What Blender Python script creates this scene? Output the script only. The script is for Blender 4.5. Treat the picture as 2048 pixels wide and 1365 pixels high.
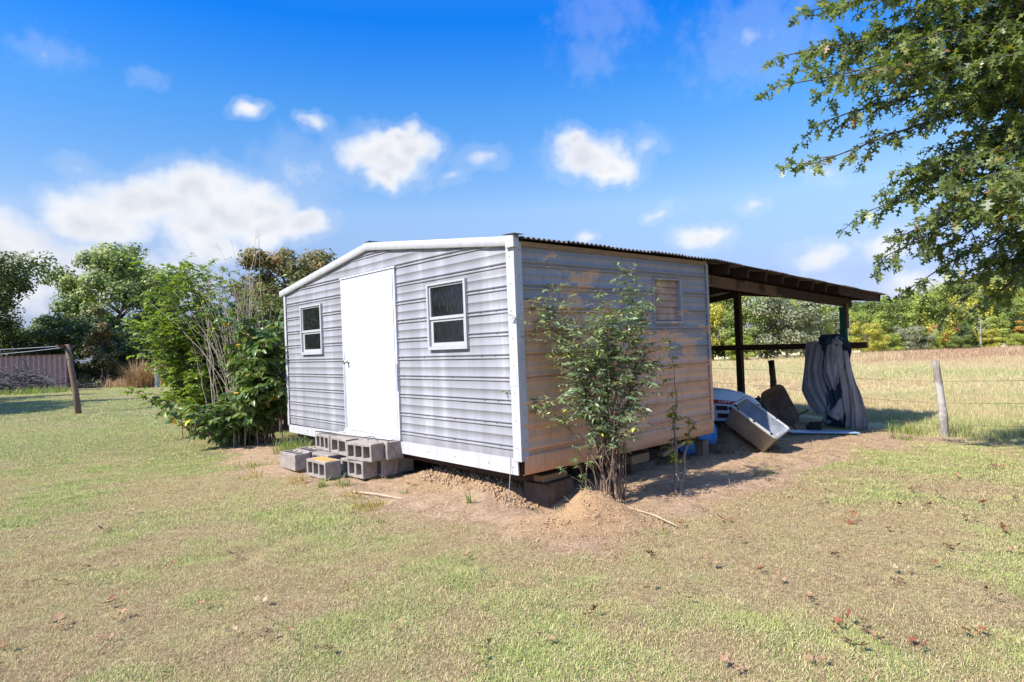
import bpy, bmesh, math, random
import numpy as np
from mathutils import Vector, Matrix

for o in list(bpy.data.objects):
    bpy.data.objects.remove(o, do_unlink=True)
scn = bpy.context.scene
COL = scn.collection
R = math.radians

# ------------------------------------------------------------------ camera
CAM_Z = 1.45
ROLL, PITCH, FPX = 0.0389, 0.0084, 1258.75
cF = Vector((0, math.cos(PITCH), math.sin(PITCH)))
cU0 = Vector((0, -math.sin(PITCH), math.cos(PITCH)))
cR0 = Vector((1, 0, 0))
cR = math.cos(ROLL) * cR0 - math.sin(ROLL) * cU0
cU = math.sin(ROLL) * cR0 + math.cos(ROLL) * cU0
cam_d = bpy.data.cameras.new('camera')
cam = bpy.data.objects.new('camera', cam_d)
COL.objects.link(cam)
cam.matrix_world = Matrix(((cR.x, cU.x, -cF.x, 0), (cR.y, cU.y, -cF.y, 0), (cR.z, cU.z, -cF.z, CAM_Z), (0, 0, 0, 1)))
cam_d.sensor_fit = 'HORIZONTAL'
cam_d.sensor_width = 36.0
cam_d.lens = FPX / 2048 * 36.0
cam_d.clip_start = 0.05
cam_d.clip_end = 3000
scn.camera = cam

# ------------------------------------------------------------------ shed frame (front right corner of the shed, yaw)
YAW = 0.7252
SX, SY = 0.0438, 5.7274
ZB = 0.27                      # bottom edge of the walls above the ground
WID, LEN, HGT, RIDGE = 5.29, 3.22, 2.13, 0.332
bx, by = math.cos(YAW), math.sin(YAW)      # along the long side, away
ax, ay = -math.sin(YAW), math.cos(YAW)     # along the front wall, to the left


def loc2w(s, a, z=0.0):
    return Vector((SX + s * bx + a * ax, SY + s * by + a * ay, z))


# ------------------------------------------------------------------ sun and sky
# light travels (ds, da, dz) = (1, -.11, -1) in the shed frame
ld = Vector((bx * 1.0 - ax * 0.11, by * 1.0 - ay * 0.11, -1.0)).normalized()
sun_d = bpy.data.lights.new('sun', 'SUN')
sun_d.energy = 3.3
sun_d.angle = R(0.55)
sun_d.color = (1.0, 0.95, 0.86)
sun = bpy.data.objects.new('sun', sun_d)
COL.objects.link(sun)
sun.rotation_euler = ld.to_track_quat('-Z', 'Y').to_euler()
to_sun = -ld
SUN_EL = math.asin(to_sun.z)
SUN_AZ = math.atan2(to_sun.x, to_sun.y)

scn.view_settings.view_transform = 'Standard'
scn.view_settings.look = 'None'
scn.view_settings.gamma = 1.0
scn.view_settings.use_curve_mapping = False
scn.view_settings.exposure = 1.35
scn.cycles.max_bounces = 6
scn.cycles.diffuse_bounces = 3
scn.cycles.glossy_bounces = 2
scn.cycles.transmission_bounces = 3
scn.cycles.transparent_max_bounces = 8
scn.cycles.use_denoising = True
scn.cycles.sample_clamp_indirect = 6.0
scn.render.film_transparent = False

CLOUDS = [(-0.50, 0.215, 0.085, 0.045, 1), (-0.42, 0.205, 0.085, 0.042, 1), (-0.565, 0.19, 0.07, 0.034, 1), (-0.36, 0.196, 0.07, 0.032, 1), (-0.175, 0.292, 0.060, 0.050, 1), (-0.16, 0.33, 0.036, 0.024, 1), (-0.586, 0.194, 0.061, 0.033, 1), (-0.534, 0.217, 0.062, 0.046, 1), (-0.453, 0.24, 0.074, 0.047, 1), (-0.374, 0.22, 0.079, 0.042, 1), (-0.311, 0.197, 0.054, 0.028, 1), (-0.56, 0.180, 0.07, 0.028, 1), (-0.46, 0.182, 0.07, 0.028, 1), (-0.37, 0.188, 0.07, 0.028, 1), (-0.68, 0.150, 0.085, 0.050, 1), (-0.588, 0.125, 0.09, 0.040, 0.9), (-0.443, 0.158, 0.06, 0.034, 0.9), (-0.666, 0.095, 0.09, 0.035, 0.7), (-0.501, 0.115, 0.10, 0.038, 0.7), (-0.196, 0.305, 0.067, 0.051, 1), (-0.141, 0.313, 0.043, 0.032, 1), (-0.193, 0.268, 0.04, 0.026, 1), (-0.387, 0.346, 0.029, 0.014, 0.75), (-0.295, 0.341, 0.025, 0.011, 0.6), (-0.316, 0.276, 0.061, 0.03, 0.30), (-0.036, 0.292, 0.038, 0.022, 0.42), (-0.084, 0.265, 0.024, 0.01, 0.35), (0.131, 0.293, 0.074, 0.036, 1), (0.169, 0.268, 0.05, 0.026, 1), (0.109, 0.318, 0.036, 0.027, 0.9), (0.22, 0.296, 0.03, 0.016, 0.35), (0.303, 0.149, 0.056, 0.019, 0.9), (0.242, 0.195, 0.025, 0.013, 0.5), (0.118, 0.164, 0.024, 0.008, 0.6), (0.376, 0.186, 0.025, 0.01, 0.4), (0.46, 0.104, 0.06, 0.020, 0.7), (0.54, 0.112, 0.06, 0.020, 0.75), (0.583, 0.055, 0.09, 0.022, 0.7), (0.44, 0.06, 0.07, 0.018, 0.5), (0.464, 0.233, 0.038, 0.012, 0.35), (0.167, 0.479, 0.046, 0.022, 0.14), (0.386, 0.413, 0.048, 0.062, 0.24), (-0.628, 0.388, 0.031, 0.012, 0.16), (-0.511, 0.381, 0.018, 0.008, 0.15), (-0.6, 0.255, 0.033, 0.01, 0.28), (0.141, 0.421, 0.031, 0.011, 0.1)]
# the sky goes on round the viewer: unseen clouds outside the frame, more and larger to whiten the fill light
_rc = random.Random(8)
for _k in range(22):
    _az = _rc.uniform(0.85, 2 * math.pi - 0.85)
    if _az > math.pi:
        _az -= 2 * math.pi
    _e = _rc.uniform(0.12, 1.1)
    _r = _rc.uniform(0.06, 0.17)
    CLOUDS.append((_az, _e, _r * 1.3, _r * 0.6, _rc.choice([1, 1, .8, .5])))


class NT:
    """small helper that adds and links shader nodes"""
    def __init__(s, tree):
        s.t = tree
        s.n = tree.nodes
        s.l = tree.links

    def add(s, typ, **kw):
        n = s.n.new(typ)
        for k, v in kw.items():
            setattr(n, k, v)
        return n

    def put(s, sock, v):
        if isinstance(v, bpy.types.NodeSocket):
            s.l.new(v, sock)
        elif v is not None:
            try:
                sock.default_value = v
            except Exception:
                sock.default_value = tuple(v) + (1.0,)

    def math(s, op, a, b=None, c=None, clamp=False):
        n = s.add('ShaderNodeMath', operation=op, use_clamp=clamp)
        s.put(n.inputs[0], a)
        if b is not None:
            s.put(n.inputs[1], b)
        if c is not None:
            s.put(n.inputs[2], c)
        return n.outputs[0]

    def vmath(s, op, a, b=None, out=0):
        n = s.add('ShaderNodeVectorMath', operation=op)
        s.put(n.inputs[0], a)
        if b is not None:
            if op == 'SCALE':
                s.put(n.inputs['Scale'], b)
            else:
                s.put(n.inputs[1], b)
        return n.outputs['Value'] if out == 'v' else n.outputs[0]

    def mix(s, fac, a, b, mode='MIX'):
        n = s.add('ShaderNodeMix', data_type='RGBA', blend_type=mode)
        s.put(n.inputs[0], fac)
        s.put(n.inputs[6], tuple(a) + (1.0,) if isinstance(a, (tuple, list)) and len(a) == 3 else a)
        s.put(n.inputs[7], tuple(b) + (1.0,) if isinstance(b, (tuple, list)) and len(b) == 3 else b)
        return n.outputs[2]

    def noise(s, vec, scale, detail=4, rough=0.55, out='Fac', dist=0.0):
        n = s.add('ShaderNodeTexNoise')
        if vec is not None:
            s.put(n.inputs['Vector'], vec)
        n.inputs['Scale'].default_value = scale
        n.inputs['Detail'].default_value = detail
        n.inputs['Roughness'].default_value = rough
        n.inputs['Distortion'].default_value = dist
        return n.outputs[out]

    def ramp(s, fac, stops, interp='LINEAR'):
        n = s.add('ShaderNodeValToRGB')
        n.color_ramp.interpolation = interp
        el = n.color_ramp.elements
        while len(el) < len(stops):
            el.new(0.5)
        for e, (p, c) in zip(el, stops):
            e.position = p
            e.color = tuple(c) + (1.0,) if len(c) == 3 else c
        s.put(n.inputs[0], fac)
        return n.outputs[0]

    def mapr(s, v, a, b, c=0.0, d=1.0, smooth=False):
        n = s.add('ShaderNodeMapRange', interpolation_type='SMOOTHSTEP' if smooth else 'LINEAR')
        s.put(n.inputs[0], v)
        for i, x in enumerate((a, b, c, d)):
            s.put(n.inputs[i + 1], x)
        return n.outputs[0]

    def mapping(s, vec, scale=(1, 1, 1), loc=(0, 0, 0)):
        n = s.add('ShaderNodeMapping')
        s.put(n.inputs[0], vec)
        n.inputs['Scale'].default_value = scale
        n.inputs['Location'].default_value = loc
        return n.outputs[0]

    def attr(s, name, typ='GEOMETRY', out='Fac'):
        n = s.add('ShaderNodeAttribute', attribute_name=name, attribute_type=typ)
        return n.outputs[out]


world = bpy.data.worlds.new('World')
scn.world = world
world.use_nodes = True
w = NT(world.node_tree)
for n_ in list(w.n):
    w.n.remove(n_)
sky = w.add('ShaderNodeTexSky', sky_type='NISHITA')
sky.sun_disc = False
sky.sun_elevation = SUN_EL
sky.sun_rotation = SUN_AZ
sky.altitude = 100
sky.air_density = 1.0
sky.dust_density = 0.35
sky.ozone_density = 2.2
hs = w.add('ShaderNodeHueSaturation')
hs.inputs['Hue'].default_value = 0.505
hs.inputs['Saturation'].default_value = 1.3
w.l.new(sky.outputs[0], hs.inputs['Color'])

grp = bpy.data.node_groups.new('cloud_field', 'ShaderNodeTree')
grp.interface.new_socket('P', in_out='INPUT', socket_type='NodeSocketVector')
grp.interface.new_socket('D', in_out='OUTPUT', socket_type='NodeSocketFloat')
g = NT(grp)
gi = g.add('NodeGroupInput')
go = g.add('NodeGroupOutput')
P0 = gi.outputs[0]
n1 = g.noise(P0, 9.0, 2, 0.5, 'Color')
n2 = g.noise(P0, 26.0, 2, 0.6, 'Color')
d1 = g.vmath('SCALE', g.vmath('SUBTRACT', n1, (0.5, 0.5, 0.5)), 0.050)
d2 = g.vmath('SCALE', g.vmath('SUBTRACT', n2, (0.5, 0.5, 0.5)), 0.032)
PP = g.vmath('MULTIPLY', g.vmath('ADD', g.vmath('ADD', P0, d1), d2), (1, 1, 0))
best = None
PP = g.vmath('MULTIPLY', PP, (1, 1.8, 0))
for (ca, ce, ra, re, wt) in CLOUDS:
    rr = math.sqrt(ra * re * 1.8) * 1.16
    r = g.vmath('DISTANCE', PP, (ca, ce * 1.8, 0), out='v')
    val = g.math('MULTIPLY_ADD', r, -wt / rr, wt)
    best = val if best is None else g.math('SMOOTH_MAX', best, val, 0.22)
fb = g.math('SUBTRACT', g.noise(P0, 34.0, 4, 0.6), 0.5)
g.l.new(g.math('ADD', best, g.math('MULTIPLY', fb, 0.45)), go.inputs[0])

tc = w.add('ShaderNodeTexCoord')
sep = w.add('ShaderNodeSeparateXYZ')
w.l.new(w.vmath('NORMALIZE', tc.outputs['Generated']), sep.inputs[0])
az = w.math('ARCTAN2', sep.outputs[0], sep.outputs[1])
el_ = w.math('ARCSINE', sep.outputs[2])
cmb = w.add('ShaderNodeCombineXYZ')
w.l.new(az, cmb.inputs[0])
w.l.new(el_, cmb.inputs[1])
Pw = cmb.outputs[0]


def field(vec):
    n = w.add('ShaderNodeGroup')
    n.node_tree = grp
    w.l.new(vec, n.inputs[0])
    return n.outputs[0]


# the deep, saturated blue of the photograph, paler towards the horizon
tint = w.ramp(w.mapr(el_, 0.0, 1.0), [(0.0, (0.13, 0.15, 0.30)), (0.09, (0.27, 0.245, 0.33)), (0.21, (0.70, 0.53, 0.47)), (0.36, (0.37, 0.545, 0.60)), (0.48, (0.05, 0.44, 0.72)), (0.60, (0.30, 0.62, 0.80)), (0.85, (0.95, 0.95, 0.95))])
skycol = w.mix(1.0, hs.outputs[0], w.vmath('SCALE', tint, 1.04), 'MULTIPLY')
c0 = field(Pw)
c1 = w.math('ADD', c0, w.mapr(w.noise(Pw, 14.0, 2, 0.5), 0.3, 0.7, -0.25, 0.25))
alpha = w.mapr(c0, 0.0, 0.72, 0, 1, True)
thin = w.mapr(c0, -0.16, 0.10, 0, 0.12, True)
alpha = w.math('MAXIMUM', alpha, thin)
shade = w.mapr(c1, 0.3, 1.1, 0, 1.0, True)
CB = 2.5
ccol = w.mix(shade, (1.02 * CB, 1.03 * CB, 1.05 * CB), (0.76 * CB, 0.80 * CB, 0.90 * CB))
fin = w.mix(alpha, skycol, ccol)
bg = w.add('ShaderNodeBackground')
w.l.new(fin, bg.inputs[0])
bg.inputs[1].default_value = 0.15
wo = w.add('ShaderNodeOutputWorld')
w.l.new(bg.outputs[0], wo.inputs[0])
world.cycles.sampling_method = 'MANUAL'
world.cycles.sample_map_resolution = 512

# ------------------------------------------------------------------ numeric helpers
rng = np.random.default_rng(11)


def _hash(ix, iy, seed):
    h = (ix.astype(np.int64) * 374761393 + iy.astype(np.int64) * 668265263 + seed * 1442695041) & 0x7fffffff
    h = ((h ^ (h >> 13)) * 1274126177) & 0x7fffffff
    return ((h ^ (h >> 16)) & 0xffff) / 65535.0


def vnoise(x, y, seed=0):
    x = np.asarray(x, float)
    y = np.asarray(y, float)
    ix, iy = np.floor(x), np.floor(y)
    fx, fy = x - ix, y - iy
    fx = fx * fx * (3 - 2 * fx)
    fy = fy * fy * (3 - 2 * fy)
    a_ = _hash(ix, iy, seed)
    b_ = _hash(ix + 1, iy, seed)
    c_ = _hash(ix, iy + 1, seed)
    d_ = _hash(ix + 1, iy + 1, seed)
    return (a_ * (1 - fx) + b_ * fx) * (1 - fy) + (c_ * (1 - fx) + d_ * fx) * fy


def fbm(x, y, seed=0, oct=4):
    t, amp, tot = 0, 1.0, 0
    for k in range(oct):
        t = t + amp * vnoise(x * 2 ** k + 17.3 * k, y * 2 ** k - 9.1 * k, seed + k)
        tot += amp
        amp *= 0.5
    return t / tot


def sstep(a_, b_, x):
    t = np.clip((x - a_) / (b_ - a_), 0, 1)
    return t * t * (3 - 2 * t)


def tag(o, label=None, cat=None, group=None, kind=None):
    if label:
        o['label'] = label
    if cat:
        o['category'] = cat
    if group:
        o['group'] = group
    if kind:
        o['kind'] = kind
    return o


def link(name, me, mat=None, parent=None):
    o = bpy.data.objects.new(name, me)
    COL.objects.link(o)
    if parent is not None:
        o.parent = parent
    if mat is not None and me is not None:
        if not me.materials:
            me.materials.append(mat)
    return o


def empty(name, loc=(0, 0, 0), rz=0.0, parent=None):
    o = bpy.data.objects.new(name, None)
    o.empty_display_size = 0.1
    COL.objects.link(o)
    o.location = loc
    o.rotation_euler = (0, 0, rz)
    if parent is not None:
        o.parent = parent
    return o


def fast_mesh(name, V, F, smooth=False, attrs=None):
    """V (n,3) array, F (m,k) array of equal-sized faces"""
    V = np.ascontiguousarray(V, np.float32)
    F = np.ascontiguousarray(F, np.int32)
    me = bpy.data.meshes.new(name)
    me.vertices.add(len(V))
    me.vertices.foreach_set('co', V.ravel())
    m, k = F.shape
    me.loops.add(m * k)
    me.loops.foreach_set('vertex_index', F.ravel())
    me.polygons.add(m)
    me.polygons.foreach_set('loop_start', np.arange(0, m * k, k, dtype=np.int32))
    if smooth:
        me.polygons.foreach_set('use_smooth', np.ones(m, bool))
    for nm, (dom, arr) in (attrs or {}).items():
        at_ = me.attributes.new(nm, 'FLOAT', dom)
        at_.data.foreach_set('value', np.ascontiguousarray(arr, np.float32))
    me.update()
    me.validate()
    return me


class MB:
    """collects boxes, prisms and tubes and links them as ONE mesh object"""
    def __init__(s):
        s.v = []
        s.f = []

    def box(s, x0, x1, y0, y1, z0, z1, M=None):
        b_ = len(s.v)
        for p in ((x0, y0, z0), (x1, y0, z0), (x1, y1, z0), (x0, y1, z0), (x0, y0, z1), (x1, y0, z1), (x1, y1, z1), (x0, y1, z1)):
            s.v.append(tuple(M @ Vector(p)) if M is not None else p)
        s.f += [tuple(b_ + i for i in q) for q in ((0, 3, 2, 1), (4, 5, 6, 7), (0, 1, 5, 4), (1, 2, 6, 5), (2, 3, 7, 6), (3, 0, 4, 7))]
        return s

    def hexa(s, pts):
        b_ = len(s.v)
        s.v += [tuple(p) for p in pts]
        s.f += [tuple(b_ + i for i in q) for q in ((0, 3, 2, 1), (4, 5, 6, 7), (0, 1, 5, 4), (1, 2, 6, 5), (2, 3, 7, 6), (3, 0, 4, 7))]
        return s

    def bar(s, p, q, w_, h_, up=(0, 0, 1)):
        """a beam from p to q, w_ wide and h_ high"""
        p, q, up = Vector(p), Vector(q), Vector(up)
        d = (q - p).normalized()
        side = d.cross(up).normalized() * (w_ / 2)
        u = side.cross(d).normalized() * (h_ / 2)
        pts = [p - side - u, p + side - u, q + side - u, q - side - u, p - side + u, p + side + u, q + side + u, q - side + u]
        return s.hexa(pts)

    def tube(s, pts, rad, n=6, cap=True):
        pts = [Vector(p) for p in pts]
        if not hasattr(rad, '__len__'):
            rad = [rad] * len(pts)
        b_ = len(s.v)
        ref = Vector((0.3, 0.2, 1)).normalized()
        for i, p in enumerate(pts):
            d = (pts[min(i + 1, len(pts) - 1)] - pts[max(i - 1, 0)]).normalized()
            r_ = Vector((1, 0.1, 0)) if abs(d.dot(ref)) > 0.93 else ref
            u = d.cross(r_).normalized()
            v = d.cross(u)
            for k in range(n):
                a_ = 2 * math.pi * k / n
                s.v.append(tuple(p + (u * math.cos(a_) + v * math.sin(a_)) * rad[i]))
        for i in range(len(pts) - 1):
            for k in range(n):
                k2 = (k + 1) % n
                s.f.append((b_ + i * n + k, b_ + i * n + k2, b_ + (i + 1) * n + k2, b_ + (i + 1) * n + k))
        if cap:
            s.f.append(tuple(b_ + k for k in range(n))[::-1])
            s.f.append(tuple(b_ + (len(pts) - 1) * n + k for k in range(n)))
        return s

    def lathe(s, prof, n=16, M=None):
        b_ = len(s.v)
        for (r_, z) in prof:
            for k in range(n):
                a_ = 2 * math.pi * k / n
                p = Vector((r_ * math.cos(a_), r_ * math.sin(a_), z))
                s.v.append(tuple(M @ p) if M is not None else tuple(p))
        for i in range(len(prof) - 1):
            for k in range(n):
                k2 = (k + 1) % n
                s.f.append((b_ + i * n + k, b_ + i * n + k2, b_ + (i + 1) * n + k2, b_ + (i + 1) * n + k))
        s.f.append(tuple(b_ + k for k in range(n))[::-1])
        s.f.append(tuple(b_ + (len(prof) - 1) * n + k for k in range(n)))
        return s

    def mesh(s, name, smooth=False, bevel=0.0, seg=1):
        me = bpy.data.meshes.new(name)
        me.from_pydata(s.v, [], s.f)
        if bevel > 0:
            bm = bmesh.new()
            bm.from_mesh(me)
            bmesh.ops.recalc_face_normals(bm, faces=bm.faces)
            bmesh.ops.bevel(bm, geom=list(bm.edges), offset=bevel, segments=seg, affect='EDGES', profile=0.6)
            bm.to_mesh(me)
            bm.free()
        else:
            bm = bmesh.new()
            bm.from_mesh(me)
            bmesh.ops.recalc_face_normals(bm, faces=bm.faces)
            bm.to_mesh(me)
            bm.free()
        if smooth:
            me.polygons.foreach_set('use_smooth', np.ones(len(me.polygons), bool))
        me.update()
        return me

    def build(s, name, mat, parent=None, smooth=False, bevel=0.0, seg=1):
        return link(name, s.mesh(name, smooth, bevel, seg), mat, parent)


# ------------------------------------------------------------------ materials
def new_mat(name):
    m = bpy.data.materials.new(name)
    m.use_nodes = True
    nt = NT(m.node_tree)
    bs = next(n for n in nt.n if n.type == 'BSDF_PRINCIPLED')
    return m, nt, bs


def bump(nt, bs, h, strength=0.3, dist=0.01):
    b_ = nt.add('ShaderNodeBump')
    b_.inputs['Strength'].default_value = strength
    b_.inputs['Distance'].default_value = dist
    nt.l.new(h, b_.inputs['Height'])
    nt.l.new(b_.outputs[0], bs.inputs['Normal'])


def plain(name, col, rough=0.6, var=0.12, scale=6.0, metal=0.0, bmp=0.0, bscale=60.0, spec=0.4):
    m, nt, bs = new_mat(name)
    tco = nt.add('ShaderNodeTexCoord').outputs['Object']
    f = nt.noise(tco, scale, 5, 0.6)
    lo = tuple(max(0, c * (1 - var * 1.6)) for c in col)
    hi = tuple(min(1, c * (1 + var * 1.4)) for c in col)
    nt.put(bs.inputs['Base Color'], nt.ramp(f, [(0.25, lo), (0.75, hi)]))
    bs.inputs['Roughness'].default_value = rough
    bs.inputs['Metallic'].default_value = metal
    bs.inputs['Specular IOR Level'].default_value = spec
    if bmp:
        bump(nt, bs, nt.noise(tco, bscale, 4, 0.6), bmp)
    return m


def wood(name, c0, c1, rough=0.85, axis=(1, 12, 12), bmp=0.35, stain=None):
    m, nt, bs = new_mat(name)
    tco = nt.add('ShaderNodeTexCoord').outputs['Object']
    v = nt.mapping(tco, axis)
    f = nt.noise(v, 5.0, 6, 0.65, dist=0.6)
    col = nt.ramp(f, [(0.3, c0), (0.7, c1)])
    if stain:
        s_ = nt.mapr(nt.noise(tco, 2.3, 4, 0.6), 0.5, 0.62, 0, 1, True)
        col = nt.mix(s_, col, stain)
    nt.put(bs.inputs['Base Color'], col)
    bs.inputs['Roughness'].default_value = rough
    bs.inputs['Specular IOR Level'].default_value = 0.2
    bump(nt, bs, nt.noise(v, 14.0, 5, 0.7), bmp, 0.006)
    return m


def foliage(name, stops, trans=0.35, rough=0.5, attr='tint', spec=0.35, gain=1.0):
    """leaf material: colour per leaf from a stored random number, some light through the leaf"""
    m, nt, bs = new_mat(name)
    t = nt.attr(attr)
    col = nt.ramp(t, [(p_, tuple(c_ * gain for c_ in cc)) for p_, cc in stops])
    nt.put(bs.inputs['Base Color'], col)
    bs.inputs['Roughness'].default_value = rough
    bs.inputs['Specular IOR Level'].default_value = spec
    tr = nt.add('ShaderNodeBsdfTranslucent')
    nt.put(tr.inputs[0], nt.mix(1.0, col, (1.15, 1.2, 0.55), 'MULTIPLY'))
    mx = nt.add('ShaderNodeMixShader')
    mx.inputs[0].default_value = trans
    nt.l.new(bs.outputs[0], mx.inputs[1])
    nt.l.new(tr.outputs[0], mx.inputs[2])
    out = next(n for n in nt.n if n.type == 'OUTPUT_MATERIAL')
    nt.l.new(mx.outputs[0], out.inputs[0])
    return m

# ------------------------------------------------------------------ terrain
DIRT_POLY = np.array([(-5.27, 10.86), (-3.61, 7.9), (-2.61, 7.0), (-1.74, 6.55), (-0.58, 5.28), (-0.06, 4.68), (0.39, 4.55), (0.92, 4.8), (1.52, 5.28), (2.07, 5.63), (2.98, 6.42), (4.28, 7.63), (5.31, 8.35), (6.6, 9.0), (7.3, 9.9), (6.5, 10.6), (5.6, 10.4), (4.9, 11.5), (3.0, 13.0), (-1.5, 11.0), (-4.2, 11.2)])


def poly_sd(x, y, poly):
    d = np.full(np.shape(x), 1e9)
    inside = np.zeros(np.shape(x), bool)
    n = len(poly)
    for i in range(n):
        x0, y0 = poly[i]
        x1, y1 = poly[(i + 1) % n]
        ex, ey = x1 - x0, y1 - y0
        t = np.clip(((x - x0) * ex + (y - y0) * ey) / (ex * ex + ey * ey), 0, 1)
        d = np.minimum(d, np.hypot(x - x0 - t * ex, y - y0 - t * ey))
        c = ((y0 > y) != (y1 > y)) & (x < (x1 - x0) * (y - y0) / (y1 - y0 + 1e-12) + x0)
        inside ^= c
    return np.where(inside, d, -d)


def to_sa(x, y):
    dx, dy = x - SX, y - SY
    return dx * bx + dy * by, dx * ax + dy * ay


def ground_h(x, y):
    x = np.asarray(x, float)
    y = np.asarray(y, float)
    far = np.maximum(0, y - 22)
    h = -0.028 * far * far / (far + 12) * 1.0
    h = np.maximum(h, -7.5)
    h = h - 0.24 * sstep(4.2, 7.5, x) * sstep(7.2, 11, y) - 0.10 * sstep(2.5, 5.5, x) * sstep(6.8, 9.5, y)
    h = h + 0.05 * (fbm(x * 0.35, y * 0.35, 3, 3) - 0.5) * sstep(1, 6, np.hypot(x, y - 3))
    h = h + 0.5 * (fbm(x * 0.03, y * 0.03, 5, 3) - 0.5) * sstep(18, 60, y)
    s, a = to_sa(x, y)
    # dug-out sand mound by the bush and the scrape beside it
    h = h + 0.20 * np.exp(-(((x - 0.66) / 0.25) ** 2 + ((y - 5.24) / 0.19) ** 2)) * (0.45 + 1.1 * fbm(x * 6, y * 6, 9, 4))
    h = h + 0.07 * np.exp(-(((x - 0.35) / 0.42) ** 2 + ((y - 5.05) / 0.26) ** 2)) * (0.6 + 0.8 * fbm(x * 9, y * 9, 19, 3))
    h = h - 0.12 * np.exp(-(((s - 0.32) / 0.32) ** 2 + ((a + 0.05) / 0.42) ** 2))
    # crumbly earth pushed up under the front wall
    ridge = sstep(0.2, 0.6, a) * sstep(2.15, 1.6, a) * np.exp(-((s - 0.38) / 0.34) ** 2)
    h = h + ridge * (0.10 + 0.06 * fbm(x * 9, y * 9, 21, 3))
    u = ridge + 0.0
    h = h + 0.05 * u * (fbm(x * 22, y * 22, 31, 2) - 0.5)
    return h


def dirt_amount(x, y):
    sd = poly_sd(x, y, DIRT_POLY)
    n_ = (fbm(x * 1.6, y * 1.6, 41, 4) - 0.5) * 1.5 + (fbm(x * 7, y * 7, 43, 2) - 0.5) * 0.4
    return sstep(-0.22, 0.30, sd + n_ * np.where(sd > 0.5, 0.25, 0.75))


def green_amount(x, y):
    """0 dry straw .. 1 green"""
    g_ = fbm(x * 0.55 + 3, y * 0.55, 51, 3)
    g_ = g_ * 0.60 + 0.40 * fbm(x * 2.1, y * 2.1, 57, 3)
    left = sstep(-0.5, -5.5, x) * 0.26 + sstep(6.5, 12, y) * sstep(-1, -4, x) * 0.25
    right = sstep(1.5, 4.0, x) * sstep(7.5, 5.0, y) * 0.06
    return np.clip(sstep(0.39, 0.62, g_) * 0.85 + left * 1.15 - right, 0, 1)


# the pasture beyond the wire fence
FENCE = [(30.0, -8.2), (6.93, 10.2), (5.62, 13.6), (2.0, 23.0), (-8.0, 47.0), (-33.0, 52.0), (-90, 58)]
FIELD_POLY = np.array([(400, -60), (30.0, -8.2), (6.93, 10.0), (5.62, 13.4), (2.0, 23.0), (-6.0, 42.0), (-10, 60), (-20, 600), (600, 600)])


def field_amount(x, y):
    sd = poly_sd(x, y, FIELD_POLY)
    return sstep(-0.3, 0.5, sd + (fbm(x * 1.3, y * 1.3, 61, 2) - 0.5) * 0.8)


def graded(lo, hi, step, far, ratio):
    mid = list(np.arange(lo, hi + 1e-6, step))
    out = mid[:]
    st, p = step, hi
    while p < far:
        st *= ratio
        p += st
        out.append(p)
    st, p = step, lo
    while p > -far:
        st *= ratio
        p -= st
        out.insert(0, p)
    return np.array(out)


gx = graded(-5.5, 7.5, 0.06, 520, 1.09)
gy = graded(1.8, 11.5, 0.06, 620, 1.09)
gy = gy[gy > -60]
XX, YY = np.meshgrid(gx, gy)
ZZ = ground_h(XX, YY)
near = sstep(14, 7, YY) * sstep(9, 6, np.abs(XX))
D_ = dirt_amount(XX, YY)
ZZ = ZZ + near * ((fbm(XX * 5, YY * 5, 71, 3) - 0.5) * 0.035 + D_ * (fbm(XX * 11, YY * 11, 73, 3) - 0.5) * 0.05)
nx, ny = len(gx), len(gy)
V = np.stack([XX.ravel(), YY.ravel(), ZZ.ravel()], 1)
idx = np.arange(nx * ny).reshape(ny, nx)
F = np.stack([idx[:-1, :-1].ravel(), idx[:-1, 1:].ravel(), idx[1:, 1:].ravel(), idx[1:, :-1].ravel()], 1)
gme = fast_mesh('ground', V, F, True, {
    'dirt': ('POINT', D_.ravel()), 'green': ('POINT', green_amount(XX, YY).ravel()),
    'pasture': ('POINT', field_amount(XX, YY).ravel()),
    'sand': ('POINT', (np.exp(-(((XX - 0.5) / 0.65) ** 2 + ((YY - 5.05) / 0.42) ** 2)) + 0.9 * np.exp(-(((XX + 0.45) / 0.7) ** 2 + ((YY - 6.9) / 0.55) ** 2))).ravel())})

m_ground, nt, bs = new_mat('ground_mat')
pos = nt.add('ShaderNodeNewGeometry').outputs['Position']
n_f = nt.noise(pos, 38.0, 6, 0.7)
n_m = nt.noise(pos, 6.0, 5, 0.6)
thatch = nt.ramp(n_f, [(0.32, (0.13, 0.092, 0.045)), (0.5, (0.35, 0.265, 0.14)), (0.68, (0.60, 0.47, 0.27))])
greenc = nt.ramp(n_f, [(0.30, (0.07, 0.07, 0.03)), (0.70, (0.33, 0.32, 0.14))])
lawn = nt.mix(nt.attr('green'), thatch, greenc)
soil = nt.ramp(nt.math('ADD', nt.math('MULTIPLY', n_f, 0.6), nt.math('MULTIPLY', n_m, 0.4)),
               [(0.33, (0.17, 0.10, 0.062)), (0.48, (0.43, 0.285, 0.18)), (0.66, (0.60, 0.43, 0.285))])
sand = nt.ramp(n_f, [(0.25, (0.33, 0.195, 0.10)), (0.75, (0.58, 0.37, 0.20))])
soil = nt.mix(nt.attr('sand'), soil, sand)
pas = nt.ramp(nt.noise(nt.mapping(pos, (1, 0.45, 1)), 0.35, 6, 0.65), [(0.3, (0.42, 0.37, 0.14)), (0.5, (0.60, 0.50, 0.26)), (0.72, (0.66, 0.50, 0.32))])
col = nt.mix(nt.attr('dirt'), lawn, soil)
col = nt.mix(nt.attr('pasture'), col, pas)
nt.put(bs.inputs['Base Color'], col)
bs.inputs['Roughness'].default_value = 0.95
bs.inputs['Specular IOR Level'].default_value = 0.1
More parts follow.
